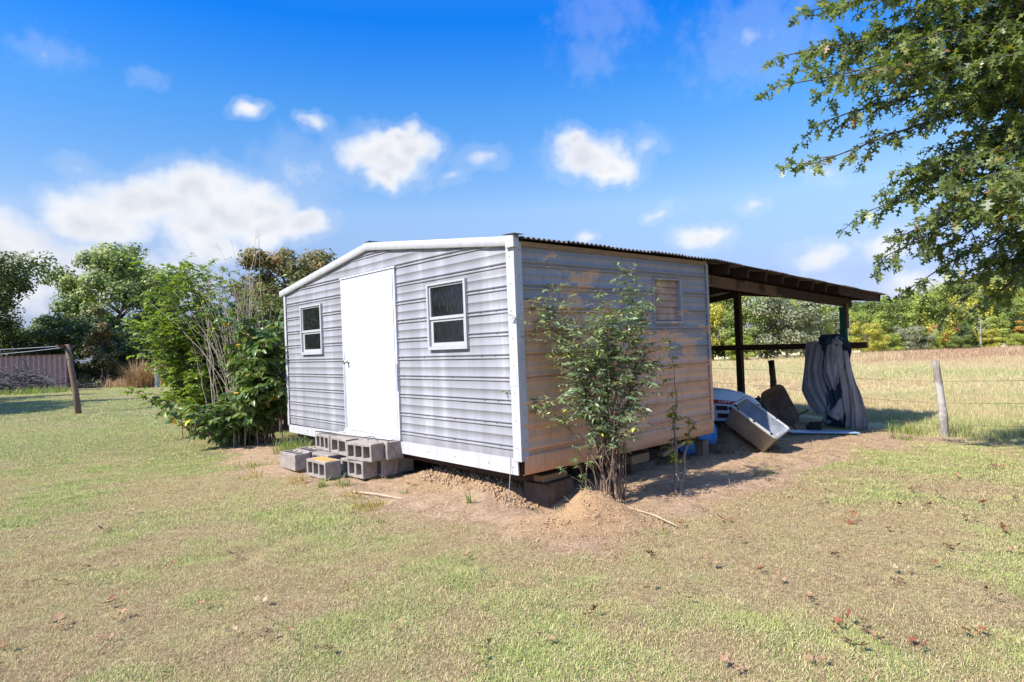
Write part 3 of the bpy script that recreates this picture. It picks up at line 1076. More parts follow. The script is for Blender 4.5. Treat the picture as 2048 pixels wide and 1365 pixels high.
post(7.98, BY + 0.03, ZB + HGT + sagz(7.98) - 0.255, m_green, 0.098)
MB().box(7.93, 8.03, BY - 0.045, BY - 0.021, ZB + 1.27, ZB + 1.70).build('scab_board', m_wood_mid, carport)
post(8.0, 2.20, float(gable(2.2)) + sagz(8.0) - 0.105, m_wood_dark, 0.115)
post(8.0, WID - BY, ZB + HGT + sagz(8) - 0.255, m_wood_dark, 0.10)
post(5.6, WID - BY, ZB + HGT + sagz(5.6) - 0.255, m_wood_dark, 0.10)
MB().bar((7.905, -0.22, ZB + 0.965), (7.905, WID + 0.1, ZB + 0.99), 0.038, 0.105).build('rail', m_wood_dark, carport)
MB().bar((8.0, -0.02, float(gable(0)) - 0.20 + sagz(8)), (8.0, WID + 0.02, float(gable(0)) - 0.20 + sagz(8)), 0.04, 0.10).build('tie_beam', m_wood_dark, carport) if False else None

# ------------------------------------------------------------------ concrete blocks: the door step and the piers
def block_mesh(L=0.46, H=0.2, D=0.2, cells=3, seed=0):
    """hollow block, cells running through along x; L along y, H along z"""
    wv, wh = 0.034, 0.034
    cw = (L - wv * (cells + 1)) / cells
    ys = [-L / 2]
    for c in range(cells):
        ys += [ys[-1] + wv, ys[-1] + wv + cw]
    ys.append(L / 2)
    zs = [0, wh, H - wh, H]
    xs = np.linspace(0, D, 5)
    bm = bmesh.new()
    vd = {}

    def vt(i, j, k_):
        if (i, j, k_) not in vd:
            vd[(i, j, k_)] = bm.verts.new((xs[i], ys[j], zs[k_]))
        return vd[(i, j, k_)]
    ny_, nz_, nx_ = len(ys) - 1, 3, 4
    solid = [[(kk != 1) or (jj % 2 == 0) for kk in range(nz_)] for jj in range(ny_)]
    for jj in range(ny_):
        for kk in range(nz_):
            if not solid[jj][kk]:
                continue
            for i in (0, nx_):
                bm.faces.new((vt(i, jj, kk), vt(i, jj + 1, kk), vt(i, jj + 1, kk + 1), vt(i, jj, kk + 1)))
            for (dj, dk, e0, e1) in ((-1, 0, (jj, kk), (jj, kk + 1)), (1, 0, (jj + 1, kk), (jj + 1, kk + 1)), (0, -1, (jj, kk), (jj + 1, kk)), (0, 1, (jj, kk + 1), (jj + 1, kk + 1))):
                j2, k2 = jj + dj, kk + dk
                if 0 <= j2 < ny_ and 0 <= k2 < nz_ and solid[j2][k2]:
                    continue
                for i in range(nx_):
                    bm.faces.new((vt(i, *e0), vt(i, *e1), vt(i + 1, *e1), vt(i + 1, *e0)))
    bmesh.ops.recalc_face_normals(bm, faces=bm.faces)
    bmesh.ops.bevel(bm, geom=[e for e in bm.edges if e.calc_face_angle(0) > 0.5], offset=0.005, segments=1, affect='EDGES')
    r_ = random.Random(seed)
    for v in bm.verts:
        v.co += Vector((r_.uniform(-1, 1), r_.uniform(-1, 1), r_.uniform(-1, 1))) * 0.0022
    me = bpy.data.meshes.new('concrete_block')
    bm.to_mesh(me)
    bm.free()
    me.materials.append(m_blk)
    return me


BLK = [block_mesh(seed=1), block_mesh(seed=2), block_mesh(cells=2, seed=3), block_mesh(L=0.40, D=0.22, cells=3, seed=4)]
m_blk_rust = plain('rust_stained_concrete', (0.42, 0.30, 0.19), 0.95, 0.3, 7, bmp=0.6, bscale=120, spec=0.15)


def block(me, s, a, z, rz, label, upright=False, mat=None):
    o = bpy.data.objects.new('concrete_block', me)
    COL.objects.link(o)
    P = loc2w(s, a)
    if upright:   # cells pointing up
        o.matrix_world = Matrix.Translation((P.x, P.y, z)) @ Matrix.Rotation(YAW + rz, 4, 'Z') @ Matrix.Translation((0.2, 0, 0)) @ Matrix.Rotation(R(-90), 4, 'Y')
    else:
        o.matrix_world = Matrix.Translation((P.x, P.y, z)) @ Matrix.Rotation(YAW + rz, 4, 'Z')
    if mat:
        o.material_slots[0].link = 'OBJECT'
        o.material_slots[0].material = mat
    tag(o, label, 'concrete block', 'concrete blocks stacked as a door step')
    return o


G0 = 0.012
block(BLK[0], -0.72, 3.62, G0, 0.02, 'grey concrete block with its holes facing up at the left end of the step', upright=True)
block(BLK[1], -0.49, 3.70, G0, -0.03, 'weathered concrete block behind the left end of the step', upright=True)
block(BLK[0], -0.72, 2.78, G0, 0.05, 'concrete block with rust-orange stained top at the front of the step')
m_o = MB().hexa([(0.01, -0.20, 0.2015), (0.17, -0.22, 0.2015), (0.18, 0.20, 0.2015), (0.02, 0.17, 0.2015), (0.012, -0.19, 0.2035), (0.168, -0.21, 0.2035), (0.178, 0.19, 0.2035), (0.022, 0.16, 0.2035)]).build('rust_crust', plain('rust_crust', (0.50, 0.27, 0.085), 0.95, 0.3, 14, bmp=0.4), bpy.data.objects['concrete_block.002'])
block(BLK[1], -0.43, 2.46, G0, 0.10, 'concrete block in the lower course beneath the front of the top step')
block(BLK[0], -0.48, 3.19, G0, 0.0, 'concrete block in the lower course beneath the left of the top step')
block(BLK[3], -0.205, 2.36, G0, 0.02, 'lower concrete block closest to the shed at the right of the step')
block(BLK[3], 0.03, 2.40, G0 + 0.001, -0.03, 'concrete block half hidden under the shed wall right of the step')
block(BLK[0], -0.42, 2.30, G0 + 0.204, 0.17, 'top step concrete block with three open holes facing the lawn')
block(BLK[2], -0.36, 2.93, G0 + 0.204, -0.04, 'top step concrete block with larger holes, second from the left')
block(BLK[3], -0.34, 3.42, G0 + 0.204, 0.0, 'top step concrete block at the left end beside the tall grass')
block(BLK[3], -0.206, 2.24, G0 + 0.205, 0.03, 'top step concrete block against the door sill at the right')
block(BLK[3], -0.206, 2.68, G0 + 0.205, 0.0, 'top step concrete block against the wall under the middle of the door')
block(BLK[3], -0.206, 3.12, G0 + 0.205, -0.02, 'top step concrete block against the wall under the left of the door')
block(BLK[3], -0.20, 2.82, G0, 0.0, 'lower concrete block against the wall under the middle of the door')
block(BLK[3], -0.20, 3.30, G0, 0.0, 'lower concrete block against the wall under the left of the door')

# loose white metal strips and a wire lying over the step
ts = MB()
ts.bar(loc2w(-0.30, 3.55, 0.455), loc2w(-0.09, 2.10, 0.432), 0.045, 0.006)
o = ts.build('trim_strip', m_trim)
tag(o, 'long white metal trim strip lying across the top of the block step', 'trim strip', 'loose strips on the step')
o = MB().bar(loc2w(-0.16, 3.30, 0.4475), loc2w(-0.055, 2.25, 0.4345), 0.016, 0.006).build('trim_strip', m_jamb)
tag(o, 'narrow grey metal strip lying along the door side of the block step', 'trim strip', 'loose strips on the step')
o = MB().bar(loc2w(-0.31, 3.66, 0.436), loc2w(-0.245, 3.2, 0.440), 0.02, 0.010).build('wood_sliver', m_wood_mid)
tag(o, 'thin brown wood sliver lying on the left end of the block step', 'sliver')
pts = []
for i in range(26):
    t_ = i / 25
    if t_ < 0.55:
        q = t_ / 0.55
        s0, a0, z0 = -0.20 + 0.05 * math.sin(q * 7), 2.55 - 0.52 * q + 0.03 * math.sin(q * 9), 0.437
        z0 += 0.012 * abs(math.sin(q * 6))
    else:
        q = (t_ - 0.55) / 0.45
        s0, a0, z0 = -0.19 + 0.10 * math.sin(q * 2.6), 2.03 - 0.03 * math.sin(q * 3), 0.437 - 0.40 * q
    pts.append(loc2w(s0, a0, z0))
o = MB().tube(pts, 0.004, 5).build('cable', plain('black_cable', (0.05, 0.045, 0.05), 0.5), smooth=True)
tag(o, 'thin black cable trailing over the right end of the block step', 'cable')
o = MB().tube([loc2w(-0.022, 0.13, ZB + 0.165), loc2w(-0.035, 0.12, 0.3), loc2w(-0.05, 0.14, 0.05)], 0.0035, 5).build('wire', plain('grey_wire', (0.35, 0.34, 0.34), 0.5))
tag(o, 'short grey wire hanging from the front corner of the shed', 'wire')

m_pier = plain('earth_stained_concrete', (0.15, 0.11, 0.08), 0.95, 0.3, 6, bmp=0.5, bscale=60, spec=0.1)
# piers below the long side
def pier_block(s, a, z, l, d, h, name, label, mat, rz=0.0, cat='pier block'):
    P = loc2w(s, a)
    o = MB().box(-l / 2, l / 2, -d / 2, d / 2, 0, h).build(name, mat, bevel=0.008)
    o.location = (P.x, P.y, z)
    o.rotation_euler = (0, 0, YAW + rz)
    tag(o, label, cat, 'blocking under the shed')
    return o


pier_block(0.55, 0.22, -0.10, 0.42, 0.30, 0.22, 'pier_block', 'large concrete pier block in the hollow under the near corner of the shed', m_pier, 0.1)
pier_block(0.56, 0.20, 0.121, 0.36, 0.14, 0.068, 'wood_block', 'wooden packing block on the pier under the near shed corner', m_wood_raw, 0.06, 'wood block')
pier_block(1.95, 0.22, -0.06, 0.42, 0.22, 0.14, 'pier_block', 'concrete pier block halfway along under the long side of the shed', m_pier, -0.05)
pier_block(1.92, 0.20, 0.081, 0.34, 0.15, 0.10, 'wood_block', 'wooden packing block on the pier halfway along the shed', m_wood_raw, 0.04, 'wood block')
o = MB().bar(loc2w(2.25, 0.10, 0.13), loc2w(2.60, 0.05, 0.225), 0.10, 0.035).build('plank', m_wood_raw)
tag(o, 'short raw plank wedged slanting under the long side of the shed', 'plank')
P = loc2w(3.13, 0.10)
zg = gz(P.x, P.y)
o = MB().box(-0.06, 0.06, -0.06, 0.06, zg - 0.2, ZB - 0.082).build('support_post', wood('support_post_wood', (0.14, 0.11, 0.075), (0.26, 0.20, 0.14), axis=(8, 8, 1)), bevel=0.006)
o.location = (P.x, P.y, 0)
o.rotation_euler = (0, 0, YAW)
tag(o, 'square timber support post under the far corner of the long side', 'support post')
for (s0, a0, lab) in ((0.4, 3.6, 'hidden concrete pier under the left half of the shed'), (2.6, 3.9, 'hidden concrete pier under the rear of the shed')):
    pier_block(s0, a0, -0.04, 0.4, 0.4, ZB - 0.041, 'pier_block', lab, m_blk)

# ------------------------------------------------------------------ clutter under the carport
m_blue = plain('blue_plastic', (0.045, 0.25, 0.62), 0.35, 0.08, 4, spec=0.5)
# blue plastic pool, standing on edge behind the support post
P = loc2w(3.42, 0.24)
bp = MB()
n = 20
for i in range(n + 1):
    pass
ring = []
vv, ff = [], []
for j, (rr, dd) in enumerate(((0.02, 0.055), (0.20, 0.060), (0.27, 0.05), (0.30, 0.01), (0.315, 0.0), (0.325, 0.012))):
    for i in range(28):
        a_ = 2 * math.pi * i / 28
        vv.append((rr * 1.0 * math.cos(a_), dd, rr * 0.98 * math.sin(a_)))
for j in range(5):
    for i in range(28):
        i2 = (i + 1) % 28
        ff.append((j * 28 + i, j * 28 + i2, (j + 1) * 28 + i2, (j + 1) * 28 + i))
o = link('saucer_sled', fast_mesh('saucer_sled', np.array(vv), np.array(ff), True), m_blue)
md = o.modifiers.new('thick', 'SOLIDIFY')
md.thickness = 0.008
o.location = (P.x - 0.13, P.y - 0.07, gz(P.x, P.y) + 0.25)
o.rotation_euler = (R(-12), 0, R(18))
tag(o, 'round blue plastic saucer leaning on its edge behind the shed corner post', 'saucer')

# flat pale blue board on the ground
m_pale = plain('pale_blue_plastic', (0.30, 0.45, 0.66), 0.4, 0.08, 4)
q0, q1 = Vector((4.18, 9.75, 0)), Vector((5.35, 9.95, 0))
for q in (q0, q1):
    q.z = gz(q.x, q.y) + 0.035
o = MB().bar(q0, q1, 0.26, 0.022).build('plastic_board', m_pale, bevel=0.006)
tag(o, 'long pale blue plastic board lying flat below the hanging cloth', 'board')
o = MB().box(-0.11, 0.10, -0.07, 0.07, 0, 0.085).box(-0.06, 0.12, -0.05, 0.06, 0.086, 0.13).build('rubber_scrap', plain('black_rubber', (0.02, 0.018, 0.018), 0.8, bmp=0.4), bevel=0.02, seg=2)
o.location = (4.83, 10.2, gz(4.83, 10.2) + 0.01)
tag(o, 'small lump of black rubber on the ground under the carport', 'scrap')

# straw heap
hv = []
rs = np.random.default_rng(5)
hn = 30
Xh, Yh = np.meshgrid(np.linspace(-1, 1, hn), np.linspace(-1, 1, hn))
rr = np.sqrt((Xh / 1.0) ** 2 + (Yh / 1.0) ** 2)
Hh = np.maximum(0, 1 - rr ** 1.6) * 0.30 * (0.75 + 0.5 * fbm(Xh * 3 + 9, Yh * 3, 15, 3)) - 0.02
hx0, hy0 = 2.85, 8.42
Vh = np.stack([hx0 + Xh * 0.62, hy0 + Yh * 0.5, Hh + ground_h(hx0 + Xh * 0.62, hy0 + Yh * 0.5)], -1).reshape(-1, 3)
ih = np.arange(hn * hn).reshape(hn, hn)
Fh = np.stack([ih[:-1, :-1].ravel(), ih[:-1, 1:].ravel(), ih[1:, 1:].ravel(), ih[1:, :-1].ravel()], 1)
m_straw = plain('old_straw', (0.20, 0.135, 0.085), 0.95, 0.35, 18, bmp=0.8, bscale=70, spec=0.1)
heap = link('straw_heap', fast_mesh('straw_heap', Vh, Fh, True), m_straw)
tag(heap, 'brown heap of old straw under the tilted plastic tub', 'straw heap')


def straw_field(name, cx, cy, rx, ry, n, parent, mat, zfun, ln=(0.06, 0.2), lift=0.35, rad=0.0022, seed=3):
    """loose stems as thin strips, one mesh"""
    r_ = np.random.default_rng(seed)
    a_ = r_.uniform(0, 2 * math.pi, n)
    q = np.sqrt(r_.uniform(0, 1, n))
    px, py = cx + rx * q * np.cos(a_), cy + ry * q * np.sin(a_)
    pz = zfun(px, py) + 0.004
    th = r_.uniform(0, 2 * math.pi, n)
    l_ = r_.uniform(*ln, n)
    el = r_.normal(0, lift, n)
    d = np.stack([np.cos(th) * np.cos(el), np.sin(th) * np.cos(el), np.abs(np.sin(el))], 1) * l_[:, None]
    w_ = np.stack([-np.sin(th), np.cos(th), r_.uniform(-.5, .5, n)], 1) * rad
    p = np.stack([px, py, pz], 1)
    mid = p + d * 0.5 + np.stack([0 * th, 0 * th, 0.03 * l_], 1)
    V_ = np.stack([p - w_, p + w_, mid + w_, mid - w_, p + d], 1).reshape(-1, 3)
    b_ = np.arange(n) * 5
    F_ = np.concatenate([np.stack([b_, b_ + 1, b_ + 2], 1), np.stack([b_, b_ + 2, b_ + 3], 1), np.stack([b_ + 3, b_ + 2, b_ + 4], 1)])
    t_ = np.repeat(r_.uniform(0, 1, n), 5)
    o = link(name, fast_mesh(name, V_, F_, False, {'tint': ('POINT', t_)}), mat, parent)
    o['kind'] = 'stuff'
    return o


m_straw_stem = foliage('straw_stems', [(0.0, (0.14, 0.085, 0.05)), (0.5, (0.30, 0.20, 0.12)), (1.0, (0.46, 0.34, 0.21))], 0.15, 0.7)
heap_z = lambda x, y: ground_h(x, y) + np.maximum(0, 1 - (np.hypot((x - hx0) / 0.62, (y - hy0) / 0.5)) ** 1.6) * 0.30 * (0.75 + 0.5 * fbm((x - hx0) / 0.62 * 3 + 9, (y - hy0) / 0.5 * 3, 15, 3)) - 0.02
straw_field('straw_stems', hx0, hy0, 0.66, 0.55, 2600, heap, m_straw_stem, heap_z, (0.06, 0.2), 0.45)

# ---- plastic tub, tipped on the straw
m_tub_out = plain('tub_white', (0.37, 0.36, 0.35), 0.4, 0.22, 5, spec=0.5)
m_tub_in = plain('tub_grey_liner', (0.17, 0.19, 0.225), 0.5, 0.25, 6)
A_ = Vector((-0.433, 0.317, 0.40)) * 0.98     # long axis, up onto the heap
B_ = Vector((0.28, 0.309, 0.057)) * 1.12      # width
C_ = Vector((0.09, -0.117, 0.19)) * 1.18      # depth towards the rim
eA, eC = A_.normalized(), C_.normalized()
eB = eC.cross(eA).normalized()
if eB.dot(B_) < 0:
    eB = -eB
eC = eC - eC.dot(eA) * eA
eC.normalize()
LA, LB, LC = A_.length, B_.length, C_.length


def rrect(l, w_, r_, n=5):
    out = []
    for (cx, cy, a0) in ((l - r_, w_ - r_, 0), (r_, w_ - r_, 90), (r_, r_, 180), (l - r_, r_, 270)):
        for k_ in range(n):
            a_ = R(a0 + 90 * k_ / (n - 1))
            out.append((cx + r_ * math.cos(a_), cy + r_ * math.sin(a_)))
    return out


def shell(name, layers, mat, parent, cap_first=True):
    """layers: list of (inset l0, w0, l1, w1, z, r) rounded rectangles lofted in order"""
    v_, f_ = [], []
    for (x0, y0, x1, y1, z_, r_) in layers:
        for (px, py) in rrect(x1 - x0, y1 - y0, r_):
            v_.append((px + x0, py + y0, z_))
    m_ = 20
    for j in range(len(layers) - 1):
        for i in range(m_):
            i2 = (i + 1) % m_
            f_.append((j * m_ + i, j * m_ + i2, (j + 1) * m_ + i2, (j + 1) * m_ + i))
    me = bpy.data.meshes.new(name)
    me.from_pydata(v_, [], f_ + ([tuple(range(m_))[::-1]] if cap_first else []))
    bm = bmesh.new()
    bm.from_mesh(me)
    bmesh.ops.recalc_face_normals(bm, faces=bm.faces)
    bm.to_mesh(me)
    bm.free()
    me.polygons.foreach_set('use_smooth', np.array([len(p.vertices) == 4 for p in me.polygons]))
    return link(name, me, mat, parent)


tub = empty('plastic_tub')
tubB = Vector((3.085, 7.84, gz(3.085, 7.84) - 0.005))
MT = Matrix(((eA.x, eB.x, eC.x, tubB.x), (eA.y, eB.y, eC.y, tubB.y), (eA.z, eB.z, eC.z, tubB.z), (0, 0, 0, 1)))
tub.matrix_world = MT
tag(tub, 'white plastic tub with grey liner lying tilted on the straw', 'tub')
shell('outer_shell', [(0.03, 0.03, LA - 0.03, LB - 0.03, 0.0, 0.05), (0.0, 0.0, LA, LB, LC - 0.035, 0.045), (-0.012, -0.012, LA + 0.012, LB + 0.012, LC - 0.033, 0.05), (-0.014, -0.014, LA + 0.014, LB + 0.014, LC, 0.05), (0.016, 0.016, LA - 0.016, LB - 0.016, LC + 0.002, 0.04), (0.018, 0.018, LA - 0.018, LB - 0.018, LC - 0.03, 0.04)], m_tub_out, tub)
shell('liner', [(0.05, 0.05, LA - 0.05, LB - 0.05, 0.018, 0.05), (0.02, 0.02, LA - 0.02, LB - 0.02, LC - 0.012, 0.04)], m_tub_in, tub)
for (fx, sd) in ((0.12, 0), (0.5, 0), (0.86, 0), (0.3, 1), (0.72, 1)):
    y = -0.002 if sd == 0 else LB + 0.002
    MB().box(fx * LA - 0.014, fx * LA + 0.014, y - 0.020, y + 0.020, LC - 0.003, LC + 0.008).build('clip', plain('clip_black', (0.02, 0.02, 0.022), 0.5), tub, bevel=0.003)
MB().box(LA * 0.90, LA * 0.985, 0.0, 0.03, LC + 0.003, LC + 0.022).build('latch', plain('latch_black', (0.02, 0.02, 0.022), 0.5), tub, bevel=0.004)

# ---- wheelbarrow tipped up, tray mouth towards the camera
wb = empty('wheelbarrow')
tag(wb, 'dark rusty wheelbarrow tipped up on its nose behind the tub', 'wheelbarrow')
m_tray = plain('rusty_tray', (0.065, 0.042, 0.032), 0.6, 0.5, 5, bmp=0.2, bscale=30)
m_trayo = plain('tray_outside', (0.06, 0.07, 0.10), 0.5, 0.2, 5)
pc = Vector((3.93, 9.32, 0.395))
wl = Vector((-0.38, 0.12, 0.90)).normalized()          # long axis of the tray, upwards to the left
wn_ = Vector((0.257, -0.90, 0.229))                       # mouth direction, to the camera and right
wn_ = (wn_ - wn_.dot(wl) * wl).normalized()
ww = wn_.cross(wl).normalized()
wb.matrix_world = Matrix(((wl.x, ww.x, wn_.x, pc.x), (wl.y, ww.y, wn_.y, pc.y), (wl.z, ww.z, wn_.z, pc.z), (0, 0, 0, 1)))
Lw, Ww = 0.60, 0.44
shell('tray', [(-Lw / 2 + 0.14, -Ww / 2 + 0.09, Lw / 2 - 0.11, Ww / 2 - 0.09, -0.20, 0.06), (-Lw / 2, -Ww / 2, Lw / 2, Ww / 2, 0.0, 0.10), (-Lw / 2 - 0.012, -Ww / 2 - 0.012, Lw / 2 + 0.012, Ww / 2 + 0.012, 0.004, 0.105), (-Lw / 2 - 0.014, -Ww / 2 - 0.014, Lw / 2 + 0.014, Ww / 2 + 0.014, -0.010, 0.105)], m_tray, wb)
shell('tray_back', [(-Lw / 2 + 0.13, -Ww / 2 + 0.08, Lw / 2 - 0.10, Ww / 2 - 0.08, -0.208, 0.06), (-Lw / 2 - 0.002, -Ww / 2 - 0.002, Lw / 2 + 0.002, Ww / 2 + 0.002, -0.012, 0.10)], m_trayo, wb)
for sd in (-1, 1):
    MB().tube([(0.26, sd * 0.06, -0.26), (0.0, sd * 0.15, -0.245), (-0.44, sd * 0.23, -0.20)], 0.018, 8).build('handle', m_wood_mid, wb)
    MB().tube([(-0.05, sd * 0.15, -0.23), (-0.08, sd * 0.17, -0.40), (-0.2, sd * 0.17, -0.40), (-0.24, sd * 0.17, -0.22)], 0.011, 6).build('leg', m_dark, wb)
MB().lathe([(0.02, -0.04), (0.13, -0.04), (0.165, -0.025), (0.175, 0), (0.165, 0.025), (0.13, 0.04), (0.02, 0.04)], 20, Matrix.Translation((0.06, 0, -0.40)) @ Matrix.Rotation(R(90), 4, 'X')).build('wheel', plain('tyre_black', (0.02, 0.02, 0.02), 0.8), wb, smooth=True)
o = MB().tube([(4.16, 9.45, 0.20), (4.30, 9.52, 0.255), (4.47, 9.60, 0.30)], 0.016, 8).build('handle', m_wood_dark, None)
o.name = 'loose_stick'
tag(o, 'dark round stick poking out right of the wheelbarrow', 'stick')

# ---- lawn tractor: bonnet seen beside the corner of the shed
tr = empty('lawn_tractor', (3.50, 8.98, gz(3.4, 8.9)), R(-8))
tag(tr, 'white lawn tractor with red striped bonnet and amber headlight parked behind the shed', 'lawn tractor')
m_hood = plain('tractor_white', (0.56, 0.58, 0.62), 0.3, 0.06, 4, spec=0.5)
m_red = plain('decal_red', (0.36, 0.012, 0.018), 0.35, 0.05, 4)
m_blackp = plain('black_plastic', (0.012, 0.012, 0.014), 0.5)
m_amber = plain('headlight_lens', (0.42, 0.34, 0.20), 0.15, 0.1, 6, spec=0.6)
# local: +x to the nose, y left, z up; nose at x=0
secs = []
for x, zt, zb2, hw, top_hw in ((-1.05, 0.80, 0.34, 0.27, 0.20), (-0.75, 0.785, 0.33, 0.275, 0.205), (-0.45, 0.745, 0.32, 0.275, 0.205), (-0.25, 0.69, 0.31, 0.265, 0.20), (-0.12, 0.63, 0.30, 0.245, 0.185), (-0.03, 0.55, 0.30, 0.21, 0.15), (0.0, 0.46, 0.31, 0.17, 0.12)):
    prof = [(-hw * 0.97, zb2), (-hw, zb2 + (zt - zb2) * 0.42), (-hw * 0.97, zb2 + (zt - zb2) * 0.62), (-top_hw, zt - 0.03), (-top_hw * 0.55, zt), (0, zt + 0.006), (top_hw * 0.55, zt), (top_hw, zt - 0.03), (hw * 0.97, zb2 + (zt - zb2) * 0.62), (hw, zb2 + (zt - zb2) * 0.42), (hw * 0.97, zb2)]
    secs.append([(x, y, z_) for (y, z_) in prof])
v_, f_ = [], []
for sc_ in secs:
    v_ += sc_
m_ = 11
for j in range(len(secs) - 1):
    for i in range(m_ - 1):
        f_.append((j * m_ + i, (j + 1) * m_ + i, (j + 1) * m_ + i + 1, j * m_ + i + 1))
me = bpy.data.meshes.new('bonnet')
me.from_pydata(v_, [], f_ + [tuple(range(m_)), tuple((len(secs) - 1) * m_ + i for i in range(m_))[::-1]])
bm = bmesh.new()
bm.from_mesh(me)
bmesh.ops.recalc_face_normals(bm, faces=bm.faces)
bm.to_mesh(me)
bm.free()
me.polygons.foreach_set('use_smooth', np.array([len(p.vertices) == 4 for p in me.polygons]))
hood = link('bonnet', me, m_hood, tr)


def hood_y(x, zf):
    """half width of the bonnet's side at x and height fraction"""
    xs_ = [s0[0][0] for s0 in secs]
    hw = np.interp(x, xs_, [s0[9][1] for s0 in secs])
    return hw * (1.0 - 0.03 * abs(zf - 0.42) / 0.4)


def hood_z(x, zf):
    xs_ = [s0[0][0] for s0 in secs]
    zt = np.interp(x, xs_, [s0[5][2] for s0 in secs])
    zb2 = np.interp(x, xs_, [s0[0][2] for s0 in secs])
    return zb2 + (zt - zb2) * zf


def side_panel(name, x0, x1, f0, f1, mat, proud=0.003, n=6, parent=None, taper=0.0):
    v_, f_ = [], []
    for i in range(n + 1):
        x = x0 + (x1 - x0) * i / n
        for fr in (f0 + taper * i / n, f1):
            v_.append((x, -(hood_y(x, fr) + proud), hood_z(x, fr)))
        for fr in (f0 + taper * i / n, f1):
            v_.append((x, -(hood_y(x, fr) - 0.012), hood_z(x, fr)))
    for i in range(n):
        b0, b1 = i * 4, (i + 1) * 4
        f_ += [(b0, b1, b1 + 1, b0 + 1), (b0 + 1, b1 + 1, b1 + 3, b0 + 3), (b0 + 2, b0, b1, b1 + 2)[::-1]]
    f_ += [(0, 1, 3, 2), (n * 4, n * 4 + 2, n * 4 + 3, n * 4 + 1)]
    me = bpy.data.meshes.new(name)
    me.from_pydata(v_, [], f_)
    return link(name, me, mat, parent or tr)


stripe = side_panel('red_stripe', -0.95, -0.27, 0.54, 0.66, m_red, 0.004, parent=hood)
side_panel('red_stripe', -0.95, -0.68, 0.30, 0.54, m_red, 0.004, parent=hood, taper=0.2)
side_panel('vent', -0.66, -0.50, 0.34, 0.48, m_blackp, 0.004, parent=hood)
side_panel('vent', -0.49, -0.41, 0.35, 0.46, m_blackp, 0.004, parent=hood)
side_panel('vent', -0.64, -0.42, 0.10, 0.24, m_blackp, 0.004, parent=hood)
side_panel('vent', -0.16, -0.08, 0.30, 0.40, m_blackp, 0.004, parent=hood)
side_panel('headlight', -0.255, -0.05, 0.50, 0.80, m_amber, 0.004, parent=hood)
fc = bpy.data.curves.new('decal_text', 'FONT')
fc.body = '23.0HP - 46"'
fc.size = 0.062
fc.extrude = 0.0006
ftmp = bpy.data.objects.new('decal_curve', fc)
COL.objects.link(ftmp)
fme = bpy.data.meshes.new_from_object(ftmp)
bpy.data.objects.remove(ftmp)
fme.materials.clear()
fo = link('decal_text', fme, None, hood)
fme.materials.append(plain('decal_white', (0.75, 0.75, 0.75), 0.5, 0.02))
fo.matrix_local = Matrix.Translation((-0.63, -(hood_y(-0.5, 0.6) + 0.0075), hood_z(-0.6, 0.585))) @ Matrix.Rotation(R(5), 4, 'Y') @ Matrix.Rotation(R(90), 4, 'X')
MB().box(-0.10, 0.035, -0.20, 0.20, 0.235, 0.295).build('bumper', m_hood, tr, bevel=0.02, seg=2)
MB().box(-1.5, -0.06, -0.20, 0.20, 0.17, 0.30).build('chassis', m_blackp, tr, bevel=0.01)
for sd in (-1, 1):
    Mw = Matrix.Translation((-0.30, sd * 0.33, 0.19)) @ Matrix.Rotation(R(90), 4, 'X')
    wh = MB().lathe([(0.09, -0.07), (0.16, -0.075), (0.185, -0.05), (0.19, 0), (0.185, 0.05), (0.16, 0.075), (0.09, 0.07)], 22, Mw).build('wheel', plain('tyre', (0.02, 0.02, 0.02), 0.85), tr, smooth=True)
    MB().lathe([(0.02, -0.03), (0.088, -0.05), (0.088, 0.05), (0.02, 0.03)], 16, Mw).build('rim', m_hood, wh)
MB().tube([(-1.06, 0, 0.75), (-1.16, 0, 0.92)], 0.02, 8).build('steering_column', m_blackp, tr)
MB().lathe([(0.15, -0.012), (0.165, 0.0), (0.15, 0.012), (0.138, 0.0)], 24, Matrix.Translation((-1.17, 0, 0.93)) @ Matrix.Rotation(R(-30), 4, 'Y')).build('steering_wheel', m_blackp, tr, smooth=True)

# ---- cloth hung over the rail
m_cloth = None


def mat_cloth(name, c0, c1, trans=0.0):
    m, nt, bs = new_mat(name)
    co = nt.add('ShaderNodeTexCoord').outputs['Object']
    f = nt.noise(co, 3.0, 5, 0.6)
    nt.put(bs.inputs['Base Color'], nt.ramp(f, [(0.3, c0), (0.7, c1)]))
    bs.inputs['Roughness'].default_value = 0.85
    bs.inputs['Specular IOR Level'].default_value = 0.15
    bump(nt, bs, nt.noise(co, 160.0, 3, 0.6), 0.15, 0.002)
    return m


m_cl_grey = mat_cloth('grey_canvas', (0.25, 0.26, 0.31), (0.38, 0.39, 0.44))
m_cl_tan = mat_cloth('tan_canvas', (0.32, 0.29, 0.29), (0.45, 0.415, 0.41))
m_cl_navy = mat_cloth('navy_mesh', (0.02, 0.035, 0.065), (0.05, 0.08, 0.125))
tarp = empty('hanging_cloth', (SX, SY, 0), YAW)
tag(tarp, 'grey and navy canvas cloth slung over the carport rail by the green post', 'cloth')
RS = 7.88     # rail's near face along the shed's length


